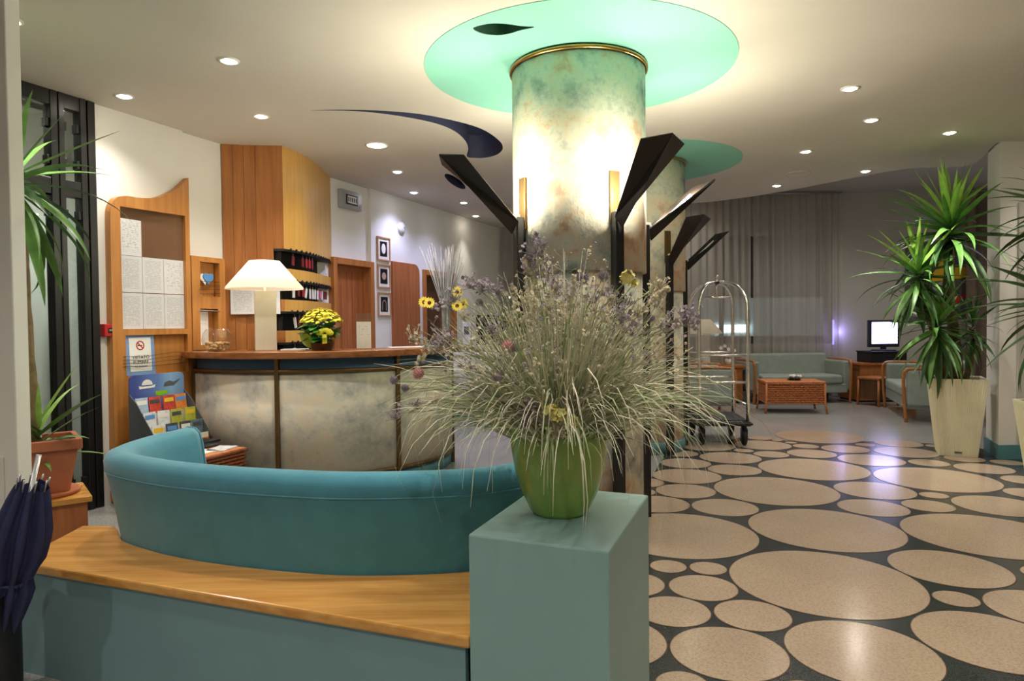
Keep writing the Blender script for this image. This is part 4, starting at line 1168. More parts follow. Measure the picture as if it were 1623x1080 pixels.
inn = offs(path, -0.10)
MB().prism([(p.x + 0.72, p.y - 2.9) for p in inn[::3]] + [(inn[-1].x + 0.70, 3.1 - 2.9 + 0.05)], 0.06, 0.33).build('seat_base', 'teal_fabric', sf)
MB().prism([(p.x + 0.72, p.y - 2.9) for p in offs(path, -0.115)[::3]], 0.33, 0.42).build('seat_cushion', 'teal_fabric', sf, 0.03, 3)
# bench
bn = thing('wooden_bench', 'low teal panelled bench with polished wooden top behind the sofa', 'bench', (-1.0, 2.2, 0))
bp = [p for p in offs(path, 0.004)]
back = [p for p in bp if p.y < 2.80 and p.x < 0.035]
topo = [(-1.875, 2.537), (-0.128, 1.876), (0.04, 2.34)] + [(p.x, p.y) for p in reversed(back)] + [(-1.71, 2.93), (-1.76, 2.985), (-1.905, 2.995)]
MB().prism([(x + 1.0, y - 2.2) for x, y in topo], 0.385, 0.42).build('top', 'bench_wood', bn, 0.007)
for nm, pa_, pb_ in (('front_panel', (-1.868, 2.546), (-0.140, 1.893)), ('end_panel', (-1.87, 2.96), (-1.845, 2.56))):
    a = Vector(pa_); b = Vector(pb_); t = (b - a).normalized(); n = Vector((-t.y, t.x)) * 0.02
    MB().prism([(p.x + 1.0, p.y - 2.2) for p in (a, b, b + n, a + n)], 0.0, 0.385).build(nm, 'bench_panel_paint', bn)
# pedestal
pd = thing('pedestal', 'square teal pedestal carrying the pot of dried flowers', 'pedestal', (0.162, 2.0765, 0))
PC = [Vector(p) for p in ((-0.127, 1.873), (0.240, 1.716), (0.454, 2.282), (0.087, 2.437))]
ctr = Vector((0.162, 2.0765))
MB().prism([(p.x - ctr.x, p.y - ctr.y) for p in PC], 0.0, 0.71).build('box', 'pedestal_paint', pd, 0.006)

# ------------------------------------------------------------------ pot of dried grasses and flowers
PX, PY, PZ = 0.141, 2.084, 0.71
df = thing('dried_flower_pot', 'large dried grass and thistle arrangement in glossy green pot on the pedestal', 'flower arrangement', (PX, PY, PZ))
prof = [(0.001, 0.0), (0.080, 0.0), (0.090, 0.012), (0.118, 0.07), (0.138, 0.14), (0.148, 0.21), (0.151, 0.262), (0.149, 0.27), (0.143, 0.272), (0.138, 0.262), (0.128, 0.20), (0.001, 0.195)]
MB().lathe(prof, 48, cap=False).build('pot', 'green_glaze', df)
def blade(mb, p0, az, el, L, droop, w, n=7, side=None):
    p = Vector(p0); out = Vector((cos(az), sin(az), 0)); sd = Vector((-sin(az), cos(az), 0))
    tw = random.uniform(-0.9, 0.9); sd = (sd * cos(tw) + Vector((0, 0, 1)) * sin(tw))
    rows = []
    e = el
    for i in range(n + 1):
        u = i / n
        ww = w * (1 - u ** 2.2) + 0.0003
        rows.append([tuple(p - sd * ww), tuple(p + sd * ww)])
        p = p + (out * cos(e) + Vector((0, 0, 1)) * sin(e)) * (L / n)
        e -= droop / n * (0.5 + 1.2 * u)
    mb.grid(rows, True)
g1, g2 = MB(), MB()
rr = random.Random(4)
for k in range(1600):
    az = rr.uniform(0, 2 * pi)
    c = rr.random()
    r0 = 0.11 * sqrt(rr.random())
    p0 = (r0 * cos(az), r0 * sin(az), 0.20)
    if c < 0.50:
        el = rr.uniform(0.95, 1.5); L = rr.uniform(0.28, 0.56); dr = rr.uniform(0.0, 0.7)
    elif c < 0.78:
        el = rr.uniform(0.5, 1.1); L = rr.uniform(0.28, 0.56); dr = rr.uniform(0.4, 1.7)
    else:
        el = rr.uniform(0.7, 1.25); L = rr.uniform(0.38, 0.68); dr = rr.uniform(1.9, 3.4)
    random.seed(k)
    blade(g1 if rr.random() < 0.66 else g2, p0, az + rr.gauss(0, 0.35), el, L, dr, rr.uniform(0.0010, 0.0030))
for k in range(170):
    az = rr.uniform(0, 2 * pi); r0 = 0.10 * sqrt(rr.random()); random.seed(9000 + k)
    blade(g2 if k % 2 else g1, (r0 * cos(az), r0 * sin(az), 0.2), az + rr.uniform(-0.8, 0.8), rr.uniform(0.6, 1.4), rr.uniform(0.26, 0.5), rr.uniform(0.2, 2.2), rr.uniform(0.003, 0.0055))
o = g1.build('dry_grass', 'dry_grass', df); o['kind'] = 'stuff'
o = g2.build('green_grass', 'dry_grass_green', df); o['kind'] = 'stuff'
HEADS=[('thistle',0.213,2.050,1.425,0.020),('thistle',0.270,2.000,1.428,0.017),('thistle',0.054,2.100,1.494,0.014),('thistle',0.001,1.920,1.227,0.019),('pink',-0.269,1.950,1.151,0.017),('pink',-0.012,1.900,1.230,0.016),('thistle',-0.040,1.880,1.144,0.015),('thistle',-0.348,2.000,1.128,0.013),('thistle',-0.315,2.000,1.105,0.012),('thistle',0.366,2.150,1.357,0.014),('thistle',0.428,2.100,1.302,0.013),('yellow',0.349,2.050,1.425,0.022),('yellow',0.366,2.050,1.403,0.016),('cream',0.450,2.080,1.407,0.020),('cream',0.425,2.100,1.389,0.018),('yellow',0.102,1.820,1.054,0.020),('yellow',0.129,1.800,1.041,0.022),('yellow',0.156,1.820,1.028,0.018),('cream',0.116,1.810,1.006,0.022),('lilac',0.047,1.860,1.046,0.024),('lilac',0.033,1.860,1.023,0.020),('lilac',0.100,2.100,1.447,0.026),('lilac',0.054,2.100,1.461,0.030),('lilac',0.131,2.050,1.399,0.026),('lilac',0.183,2.100,1.373,0.024),('lilac',0.239,2.000,1.368,0.028),('lilac',0.309,2.100,1.371,0.026),('lilac',0.313,1.950,1.311,0.030),('lilac',0.349,2.000,1.274,0.026),('lilac',0.519,2.050,1.310,0.028),('lilac',0.490,2.050,1.295,0.026),('lilac',0.543,2.050,1.291,0.022),('lilac',0.473,2.100,1.273,0.022),('cream',0.036,2.000,1.370,0.030),('cream',0.063,2.000,1.333,0.028),('cream',0.109,2.000,1.351,0.026),('cream',0.007,2.000,1.315,0.024),('cream',0.377,2.050,1.331,0.024),('cream',0.272,1.980,1.312,0.024),('cream',0.160,1.950,1.313,0.022),('lilac',-0.124,2.050,1.421,0.026),('lilac',-0.086,2.050,1.407,0.022),('lilac',-0.039,2.050,1.395,0.022),('lilac',-0.197,2.000,1.252,0.024),('lilac',-0.225,2.000,1.229,0.022),('cream',-0.289,2.000,1.257,0.022),('cream',-0.252,2.000,1.235,0.018),('lilac',-0.176,2.100,1.376,0.020),('cream',-0.141,2.000,1.317,0.018),('thistle',-0.096,2.050,1.355,0.012),('lilac',0.077,2.100,1.519,0.024),('lilac',0.070,2.100,1.551,0.014),('lilac',0.101,2.100,1.538,0.012),('lilac',0.455,2.150,1.352,0.022),('cream',0.202,1.920,1.276,0.020),('lilac',-0.056,1.950,1.279,0.020),('lilac',-0.342,2.000,1.031,0.018),('cream',-0.216,1.900,1.084,0.014),('lilac',-0.276,1.950,1.064,0.014)]
stems = MB()
HM = {'thistle': 'dry_purple', 'pink': 'dry_pink', 'yellow': 'pale_yellow', 'cream': 'dry_cream', 'lilac': 'dry_lilac'}
HN = {'thistle': 'thistle_head', 'pink': 'pink_thistle', 'yellow': 'yellow_flower', 'cream': 'cream_sprig', 'lilac': 'lilac_sprig'}
def spiky(mb, c, r, n=70):
    mb.ball(c, r * 0.8, 10, 7)
    for k in range(n):
        z = 1 - 2 * (k + 0.5) / n; a = k * 2.39996; q = sqrt(1 - z * z)
        d = Vector((q * cos(a), q * sin(a), z)); t = d.orthogonal().normalized() * r * 0.13; t2 = d.cross(t)
        b = Vector(c) + d * r * 0.72
        mb.add([b + t, b - t * 0.5 + t2, b - t * 0.5 - t2, Vector(c) + d * r * 1.18], [(0, 1, 3), (1, 2, 3), (2, 0, 3)])
random.seed(21)
# a haze of fine branched sprigs with tiny florets through the upper half
sp1, sp2, sp3 = MB(), MB(), MB()
for k in range(330):
    az = random.uniform(0, 2 * pi); tilt = random.uniform(0.05, 0.95) ** 1.1
    L = random.uniform(0.26, 0.60) * (1 - 0.25 * tilt)
    d = Vector((sin(tilt) * cos(az), sin(tilt) * sin(az), cos(tilt)))
    b_ = Vector((0.08 * cos(az) * tilt, 0.08 * sin(az) * tilt, 0.22))
    tip = b_ + d * L + Vector((random.gauss(0, 0.02), random.gauss(0, 0.02), 0))
    sp1.tube([b_, b_.lerp(tip, 0.55) + Vector((0, 0, 0.02)), tip], [0.0012, 0.001, 0.0006], 3)
    for q in range(random.randint(4, 9)):
        f = random.uniform(0.6, 1.0); p = b_.lerp(tip, f); e_ = p + Vector((random.gauss(0, 0.02), random.gauss(0, 0.02), random.uniform(0.0, 0.035)))
        sp1.tube([p, e_], 0.0006, 3)
        (sp2 if k % 3 else sp3).ball(e_, random.uniform(0.002, 0.005), 5, 4)
        blossom(sp2 if k % 3 else sp3, e_, random.uniform(0.004, 0.008), (random.uniform(-1, 1), random.uniform(-1, 1), 0.6))
for mb_, nm_, mt_ in ((sp1, 'fine_sprigs', 'dry_grass'), (sp2, 'pale_florets', 'dry_cream'), (sp3, 'lilac_florets', 'dry_lilac')):
    o = mb_.build(nm_, mt_, df); o['kind'] = 'stuff'
for (k, x, y, z, r) in HEADS:
    c = Vector((x - PX, y - PY, z - PZ))
    r0 = Vector((c.x, c.y)); 
    rad = min(0.08, r0.length * 0.3)
    b0 = (Vector((r0.x, r0.y)).normalized() * rad) if r0.length > 1e-3 else Vector((0, 0))
    mid = Vector(((b0.x + c.x) / 2 * 0.8, (b0.y + c.y) / 2 * 0.8, max(c.z, 0.3) * 0.62 + 0.12))
    stems.tube([v for v in spline([Vector((b0.x, b0.y, 0.2)), mid, c], 6)], [0.0022 - 0.00006 * i for i in range(13)], 5)
    mb = MB()
    if k in ('thistle', 'pink'):
        spiky(mb, c, r)
    elif k == 'yellow':
        for q in range(7):
            d = Vector((random.uniform(-1, 1), random.uniform(-1, 0.4), random.uniform(-0.5, 1))).normalized()
            blossom(mb, c + d * r * 0.7, r * 0.8, d)
        mb.ball(c, r * 0.5, 8, 5)
    else:
        # a spray of tiny florets
        for q in range(26 if k == 'lilac' else 22):
            d = Vector((random.gauss(0, 1), random.gauss(0, 1), random.gauss(0.2, 0.8))) * r * 0.75
            pp = c + d
            mb.tube([c - Vector((0, 0, r * 0.9)), pp], 0.0008, 3)
            blossom(mb, pp, r * random.uniform(0.18, 0.34), (random.uniform(-1, 1), random.uniform(-1.2, 0.2), random.uniform(-0.2, 1)))
            mb.ball(pp, r * random.uniform(0.07, 0.14), 5, 4)
    mb.build(HN[k], HM[k], df)
# seed spikes that arch out on the left and top
for (pts, r) in (([(-0.05, -0.02, 0.24), (-0.20, -0.05, 0.47), (-0.33, -0.08, 0.52), (-0.42, -0.10, 0.47)], 0.011), ([(-0.03, 0.0, 0.24), (-0.06, 0.02, 0.6), (-0.08, 0.02, 0.72), (-0.10, 0.02, 0.78)], 0.012), ([(0.1, 0.0, 0.24), (0.17, 0.0, 0.5), (0.28, -0.02, 0.64), (0.33, -0.02, 0.68)], 0.011), ([(-0.02, 0, 0.24), (-0.02, 0.03, 0.66), (-0.05, 0.03, 0.82), (-0.065, 0.03, 0.86)], 0.007), ([(0.0, 0.0, 0.24), (0.03, 0.0, 0.56), (0.045, 0.0, 0.66), (0.05, 0, 0.72)], 0.009)):
    cu = spline([Vector(p) for p in pts], 6)
    stems.tube(cu, 0.0018, 5)
    mb = MB()
    for q, p in enumerate(cu[8:]):
        for j in range(4):
            mb.ball(p + Vector((random.uniform(-1, 1), random.uniform(-1, 1), random.uniform(-1, 1))) * r * 0.6, r * random.uniform(0.45, 0.7), 5, 4)
    mb.build('seed_spike', 'dry_cream' if r > 0.0075 else 'dry_lilac', df)
o = stems.build('flower_stems', 'dry_grass_green', df); o['kind'] = 'stuff'

# ------------------------------------------------------------------ yuccas
def yleaf(L, W, droop, n=9):
    rows = []; p = Vector((0, 0, 0)); e = 0.0
    for i in range(n + 1):
        u = i / n
        w = W * (0.45 + 0.55 * sin(pi * min(1, u * 1.5 + 0.1))) if u < 0.4 else W * (1 - ((u - 0.4) / 0.6) ** 1.6) + 0.0004
        rows.append([(p.x, -w, p.z + w * 0.35), (p.x, 0, p.z), (p.x, w, p.z + w * 0.35)])
        p = p + Vector((cos(e), 0, sin(e))) * (L / n)
        e -= droop / n * (0.3 + 1.4 * u)
    return MB().grid(rows, True)
YL = {}
for mname in ('leaf', 'leaf_lit', 'leaf_dark'):
    YL[mname] = [yleaf(1.0, 0.046, d).mesh('leaf', mname) for d in (0.05, 0.35, 0.75, 1.2, 1.7)]
def crown(parent, c, n, L, lean=(0, 0), lit_top=True, emin=-1.0, emax=1.45, azs=None, dark=False, clear=None):
    for k in range(n):
        u = (k + 0.5) / n
        el = emax - (emax - emin) * (u ** 0.85) + random.uniform(-0.12, 0.12)
        az = k * 2.39996 + random.uniform(-0.25, 0.25)
        if azs: az = random.uniform(*azs)
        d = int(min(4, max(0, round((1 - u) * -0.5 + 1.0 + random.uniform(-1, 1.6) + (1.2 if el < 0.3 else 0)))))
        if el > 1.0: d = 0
        mname = 'leaf_lit' if (lit_top and el > 0.75) else ('leaf_dark' if (dark or random.random() < 0.35) else 'leaf')  # paler green on upright leaves puts light from above into their colour
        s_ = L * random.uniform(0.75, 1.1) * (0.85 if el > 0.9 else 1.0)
        z = c[2] - 0.22 * u + 0.05
        if clear:
            w_ = Matrix.Rotation(parent.rotation_euler.z, 3, 'Z')
            tips = [parent.location + w_ @ Vector((c[0] + s_ * g * cos(el) * cos(az), c[1] + s_ * g * cos(el) * sin(az), z)) for g in (0.45, 0.75, 1.0)]
            if any(clear(q.x, q.y) for q in tips): continue
        put('leaf', YL[mname][d], parent, (c[0] + lean[0] * (1 - u), c[1] + lean[1] * (1 - u), z), (random.uniform(-0.5, 0.5), -el, az), (s_, s_ * random.uniform(0.8, 1.15), s_))
def planter(parent, wt_, wb, h, mat):
    a, b = wt_ / 2, wb / 2
    bot = [(-b, -b), (b, -b), (b, b), (-b, b)]; top = [(-a, -a), (a, -a), (a, a), (-a, a)]
    i = [(x * 0.93, y * 0.93) for x, y in top]
    mb = MB()
    mb.frustum(bot, top, 0.0, h)
    mb.f.pop(1); mb.sm.pop(1)
    mb.add([(x, y, h) for x, y in top] + [(x, y, h) for x, y in i] + [(x, y, h - 0.06) for x, y in i], [(k, (k + 1) % 4, 4 + (k + 1) % 4, 4 + k) for k in range(4)] + [(4 + k, 4 + (k + 1) % 4, 8 + (k + 1) % 4, 8 + k) for k in range(4)])
    body = mb.build('planter', mat, parent, 0.006)
    # fine upright ribs on the four sides
    rb = MB(); nr = 26
    for sd in range(4):
        m_ = Matrix.Rotation(sd * pi / 2, 4, 'Z')
        for k in range(nr):
            f = -0.94 + 1.88 * (k + 0.5) / nr
            w = 0.012 * 1.0
            vs_ = []
            for (hw, z) in ((b, 0.015), (a, h - 0.015)):
                hw2 = b + (a - b) * z / h
                for (dx, dy) in ((-0.0045, 0.001), (0.0, -0.004), (0.0045, 0.001)):
                    vs_.append(m_ @ Vector((f * hw2 + dx, -hw2 + dy, z)))
            rb.add(vs_, [(0, 1, 4, 3), (1, 2, 5, 4)])
    o = rb.build('ribs', mat, body); o['kind'] = 'stuff'
    MB().prism([(x * 0.92, y * 0.92) for x, y in top], h - 0.09, h - 0.05).build('soil', 'soil', parent)
    MB().box(-0.03, 0.03, -b - 0.012, -b - 0.002, 0.035, 0.05).build('badge', 'art_grey', body)
def trunk(parent, pts, r0, r1):
    cu = spline([Vector(p) for p in pts], 7)
    n = len(cu)
    MB().tube(cu, [(r0 + (r1 - r0) * i / (n - 1)) * (1 + 0.07 * sin(i * 2.1)) for i in range(n)], 10).build('trunk', 'trunk', parent)

random.seed(8)
y1 = thing('potted_yucca', 'tall bright yucca in a ribbed cream planter near the television', 'plant', (4.235, 6.50, 0), radians(-27))
planter(y1, 0.46, 0.31, 0.735, 'planter_cream')
y1m = Matrix.Rotation(radians(27), 3, 'Z')
pier_hit = lambda x, y: x > 4.40 and 6.15 < y < 7.0 and x > 4.40 + (y - 6.245) * 0.44
def loc1(x, y, z): v = y1m @ Vector((x - 4.235, y - 6.50, 0)); return (v.x, v.y, z)
trunk(y1, [loc1(4.25, 6.52, 0.66), loc1(4.26, 6.55, 1.0), loc1(4.20, 6.55, 1.5), loc1(4.16, 6.5, 2.02)], 0.06, 0.04)
trunk(y1, [loc1(4.22, 6.62, 0.66), loc1(4.10, 6.6, 1.1), loc1(3.80, 6.42, 1.60)], 0.035, 0.028)
trunk(y1, [loc1(4.20, 6.55, 0.66), loc1(4.05, 6.45, 0.9), loc1(3.98, 6.4, 1.12)], 0.03, 0.025)
trunk(y1, [loc1(4.31, 6.5, 0.66), loc1(4.36, 6.45, 1.0), loc1(4.30, 6.38, 1.2)], 0.03, 0.024)
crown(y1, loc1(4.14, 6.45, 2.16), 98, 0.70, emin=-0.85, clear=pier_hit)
crown(y1, loc1(3.80, 6.40, 1.74), 58, 0.58, emin=-1.15, lit_top=True)
crown(y1, loc1(3.96, 6.35, 1.26), 80, 0.54, emin=-1.4, lit_top=False)
crown(y1, loc1(4.30, 6.36, 1.24), 44, 0.40, emin=-1.1, lit_top=False, dark=True, clear=pier_hit)
y2 = thing('potted_yucca', 'dark yucca in a ribbed cream planter at the right edge', 'plant', (3.65, 4.42, 0), radians(-12))
planter(y2, 0.50, 0.34, 0.735, 'planter_cream')
trunk(y2, [(0.0, 0.0, 0.66), (0.02, 0, 1.1), (0.0, -0.02, 1.85)], 0.055, 0.04)
trunk(y2, [(-0.03, 0.04, 0.66), (-0.06, 0.05, 1.0), (-0.05, 0.05, 1.3)], 0.03, 0.025)
crown(y2, (0.0, -0.02, 2.0), 100, 0.58, emin=-1.2, lit_top=False, dark=True)
crown(y2, (-0.05, 0.05, 1.42), 90, 0.55, emin=-1.2, lit_top=False, dark=True)
# left yucca on its wooden cube behind the white post
cb = MB().box(-0.2, 0.2, -0.2, 0.2, 0.0, 0.385)
y3s = thing('plant_stand', 'low wooden cube stand under the terracotta pot', 'stand', (-2.475, 3.56, 0), radians(38))
MB().box(-0.185, 0.185, -0.185, 0.185, 0.0, 0.39).build('body', 'door_wood', y3s)
MB().box(-0.205, 0.205, -0.205, 0.205, 0.39, 0.42).build('top', 'bench_wood', y3s, 0.004)
y3 = thing('potted_yucca', 'yucca in a terracotta pot on the cube stand behind the white post', 'plant', (-2.475, 3.56, 0.42), radians(38))
def sqp(wb, wt2, z0, z1):
    f = lambda w: [(-w, -w), (w, -w), (w, w), (-w, w)]
    return f(wb), f(wt2), z0, z1
MB().lathe([(0.001, 0), (0.165, 0), (0.18, 0.02), (0.172, 0.024), (0.001, 0.012)], 32, cap=False).build('saucer', 'terracotta', y3)
MB().frustum(*sqp(0.115, 0.155, 0.014, 0.25)).build('pot', 'terracotta', y3, 0.012)
MB().box(-0.172, 0.172, -0.172, -0.145, 0.245, 0.30).box(-0.172, 0.172, 0.145, 0.172, 0.245, 0.30).box(-0.172, -0.145, -0.145, 0.145, 0.245, 0.30).box(0.145, 0.172, -0.145, 0.145, 0.245, 0.30).build('pot_rim', 'terracotta', y3, 0.006)
MB().box(-0.144, 0.144, -0.144, 0.144, 0.24, 0.27).build('soil', 'soil', y3)
trunk(y3, [(-0.03, 0.03, 0.26), (-0.05, 0.03, 0.9), (-0.06, 0.05, 1.5)], 0.04, 0.03)
crown(y3, (-0.06, 0.05, 1.66), 34, 0.56, emax=1.0, emin=-1.35, lit_top=False, clear=lambda x, y: y < 3.2 and x < -2.18)
crown(y3, (0.0, 0.0, 0.34), 16, 0.36, emin=0.0, emax=1.2, lit_top=True, clear=lambda x, y: y < 3.2 and x < -2.18)

# ------------------------------------------------------------------ umbrella in its stand
us = thing('umbrella_stand', 'dark round umbrella stand at the lower left edge', 'umbrella stand', (-1.80, 2.29, 0))
MB().lathe([(0.001, 0.0), (0.105, 0.0), (0.105, 0.47), (0.10, 0.478), (0.095, 0.47), (0.095, 0.02), (0.001, 0.02)], 36, cap=False).build('body', 'black_plastic', us)
MB().lathe([(0.105, 0.455), (0.109, 0.462), (0.109, 0.474), (0.104, 0.48)], 36, cap=False).build('rim', 'silver', us)
um = thing('umbrella', 'folded navy umbrella standing with its shaft up in the stand', 'umbrella', (-1.80, 2.29, 0.03))
ax = Vector((-1.598, 2.29, 0.865)) - Vector((-1.80, 2.29, 0.03)); Lu = ax.length
um.rotation_euler = ax.to_track_quat('Z', 'Y').to_euler()
rows = []
NP = 8
for i in range(19):
    u = i / 18; zz = 0.10 + u * 0.655
    R = 0.018 + 0.062 * sin(min(1, u * 1.25) * pi / 2) - 0.036 * max(0, u - 0.75) / 0.25 - 0.02 * math.exp(-((u - 0.52) / 0.05) ** 2)
    row = []
    for k in range(NP * 6):
        a = 2 * pi * k / (NP * 6)
        row.append(((R + 0.35 * R * cos(NP * a + 2.2 * u)) * cos(a) * 0.85, (R + 0.35 * R * cos(NP * a + 2.2 * u)) * sin(a) * 0.85, zz + 0.014 * cos(NP * a) * (u > 0.95)))
    rows.append(row)
MB().grid(rows, True, True).build('canopy', 'navy_fabric', um)
MB().tube([(0, 0, 0.0), (0, 0, Lu)], 0.0085, 10).build('shaft', 'silver', um)
for k in range(NP):
    a = 2 * pi * k / NP
    MB().tube([(0.043 * cos(a), 0.043 * sin(a), 0.74), (0.046 * cos(a), 0.046 * sin(a), 0.782)], 0.003, 6).build('rib_tip', 'silver', um)
MB().tube([(-0.03, -0.045, 0.42), (0.03, -0.047, 0.43), (0.055, 0.0, 0.425), (0.0, 0.055, 0.42), (-0.055, 0.01, 0.415), (-0.03, -0.045, 0.42)], 0.006, 6).build('strap', 'navy_fabric', um)

# ------------------------------------------------------------------ luggage trolley
tr = thing('luggage_trolley', 'chrome birdcage luggage trolley with black deck beside the farther column', 'trolley', (2.225, 7.42, 0), radians(-6))
hx, hy = 0.245, 0.36
MB().box(-hx - 0.03, hx + 0.03, -hy - 0.03, hy + 0.03, 0.205, 0.255).build('deck', 'black_plastic', tr, 0.012)
MB().box(-hx + 0.0, hx - 0.0, -hy + 0.0, hy - 0.0, 0.255, 0.265).build('deck_carpet', 'rubber', tr, 0.004)
MB().box(-hx - 0.045, hx + 0.045, -hy - 0.045, hy + 0.045, 0.218, 0.242).build('bumper', 'rubber', tr, 0.01)
for sx in (-1, 1):
    for sy in (-1, 1):
        pts = [(sx * hx, sy * hy, 0.25), (sx * hx, sy * hy, 0.8), (sx * hx, sy * hy, 1.42)]
        arc = [(sx * hx * c_, sy * hy * c_, z_) for c_, z_ in ((0.985, 1.47), (0.93, 1.54), (0.83, 1.60), (0.68, 1.655), (0.5, 1.69), (0.25, 1.71), (0.0, 1.715))]
        MB().tube(pts + arc, 0.019, 10).build('hoop_post', 'chrome', tr)
        fk = MB().tube([(sx * (hx - 0.03), sy * (hy - 0.04), 0.21), (sx * (hx - 0.03), sy * (hy - 0.04), 0.17)], 0.03, 10).box(sx * (hx - 0.03) - 0.032, sx * (hx - 0.03) - 0.024, sy * (hy - 0.04) - 0.03, sy * (hy - 0.04) + 0.03, 0.06, 0.175).box(sx * (hx - 0.03) + 0.024, sx * (hx - 0.03) + 0.032, sy * (hy - 0.04) - 0.03, sy * (hy - 0.04) + 0.03, 0.06, 0.175).build('caster_fork', 'black_metal', tr)
        wh = MB().lathe([(0.02, -0.02), (0.075, -0.02), (0.085, -0.01), (0.085, 0.01), (0.075, 0.02), (0.02, 0.02)], 24).xf(Matrix.Translation((sx * (hx - 0.03), sy * (hy - 0.04), 0.085)) @ Matrix.Rotation(pi / 2, 4, 'Y')).build('wheel', 'rubber', tr)
for sy in (-1, 1):
    for z in (0.66, 0.94):
        MB().tube([(-hx, sy * hy, z), (hx, sy * hy, z)], 0.012, 8).build('end_rail', 'chrome', tr)
for sx in (-1, 1):
    MB().tube([(sx * hx, -hy, 0.42), (sx * hx, hy, 0.42)], 0.011, 8).build('side_rail', 'chrome', tr)
MB().tube([(-0.13, 0, 1.555), (0.15, 0, 1.55)], 0.011, 8).tube([(0, 0, 1.555), (0, 0, 1.71)], 0.01, 8).build('hanging_bar', 'chrome', tr)
MB().lathe([(0.028, 1.70), (0.03, 1.725), (0.012, 1.74), (0.02, 1.752), (0.027, 1.772), (0.02, 1.792), (1e-5, 1.80)], 18, cap=False).build('finial', 'chrome', tr)

# ------------------------------------------------------------------ lounge furniture
def sofa(label, loc, rz, w, cat='sofa', group='sage lounge seats', cushions=2):
    t = thing('lounge_sofa' if cat == 'sofa' else 'lounge_armchair', label, cat, loc, rz, group)
    d = 0.78; a = 0.055
    MB().box(-w / 2 + a, w / 2 - a, -d / 2 + 0.03, d / 2 - 0.05, 0.16, 0.30).build('base', 'sage_fabric', t, 0.015)
    cw = (w - 2 * a - 0.16) / cushions
    for k in range(cushions):
        x0 = -w / 2 + a + 0.08 + cw * k
        MB().box(x0 + 0.004, x0 + cw - 0.004, -d / 2 + 0.01, d / 2 - 0.2, 0.30, 0.44).build('seat_cushion', 'sage_fabric', t, 0.035, 3)
    MB().frustum([(-w / 2 + a, d / 2 - 0.22), (w / 2 - a, d / 2 - 0.22), (w / 2 - a, d / 2 - 0.06), (-w / 2 + a, d / 2 - 0.06)], [(-w / 2 + a, d / 2 - 0.14), (w / 2 - a, d / 2 - 0.14), (w / 2 - a, d / 2), (-w / 2 + a, d / 2)], 0.26, 0.76).build('backrest', 'sage_fabric', t, 0.035, 3)
    for sx in (-1, 1):
        x = sx * (w / 2 - a / 2 - 0.03)
        MB().box(x - 0.06, x + 0.06, -d / 2 + 0.04, d / 2 - 0.08, 0.2, 0.66).build('arm', 'sage_fabric', t, 0.03, 3)
        x = sx * (w / 2 - 0.02)
        pts = [(x, -d / 2 + 0.03, 0.0), (x, -d / 2 + 0.005, 0.3), (x, -d / 2 + 0.0, 0.58), (x, -d / 2 + 0.02, 0.645), (x, -d / 2 + 0.08, 0.67), (x, 0, 0.675), (x, d / 2 - 0.12, 0.665)]
        cu = spline([Vector(p) for p in pts], 5)
        MB().tube(cu, 0.02, 8).build('arm_rail', 'cherry', t)
        MB().tube([(x, d / 2 - 0.08, 0.0), (x, d / 2 - 0.12, 0.3), (x, d / 2 - 0.12, 0.66)], [0.016, 0.022, 0.02], 8).build('leg', 'cherry', t)
    return t
sofa('sage green two seat sofa below the sheer curtains', (4.47, 10.93, 0), radians(4), 1.58)
sofa('sage green sofa seen side on behind the tall yucca', (5.56, 9.18, 0), radians(-110), 1.58)
sofa('sage green armchair behind the luggage trolley', (2.62, 9.55, 0), radians(84), 0.95, 'armchair', 'sage lounge seats', 1)
def wicker_table(loc, rz):
    t = thing('wicker_table', 'orange wicker coffee table in front of the green sofa', 'table', loc, rz)
    MB().box(-0.40, 0.40, -0.27, 0.27, 0.41, 0.445).build('top', 'wicker', t, 0.006)
    o = weave(-0.38, 0.38, -0.25, 0.25, 0.13, 0.41, 11, 88).build('weave', 'wicker', t); o['kind'] = 'stuff'
    MB().box(-0.375, 0.375, -0.245, 0.245, 0.13, 0.41).build('core', 'wicker_dark', t)
    for sx in (-1, 1):
        for sy in (-1, 1):
            MB().tube([(sx * 0.385, sy * 0.255, 0.42), (sx * 0.39, sy * 0.26, 0.14), (sx * 0.41, sy * 0.28, 0.0)], 0.016, 8).build('leg', 'wicker', t)
    return t
wicker_table((3.97, 9.72, 0), radians(-8))
pc = thing('table_ornament', 'small dark and white cluster ornament on the wicker table', 'ornament', (4.02, 9.72, 0.445))
MB().lathe([(0.001, 0.0), (0.07, 0.0), (0.1, 0.02), (0.001, 0.012)], 20, cap=False).build('dish', 'photo_black', pc)
for k in range(14):
    a = k * 2.4; r = 0.03 + 0.05 * (k % 3) / 2
    MB().ball((r * cos(a), r * sin(a), 0.035 + 0.02 * (k % 2)), 0.024, 8, 6).build('bead', 'mat_white' if k % 2 else 'cover_dark', pc)
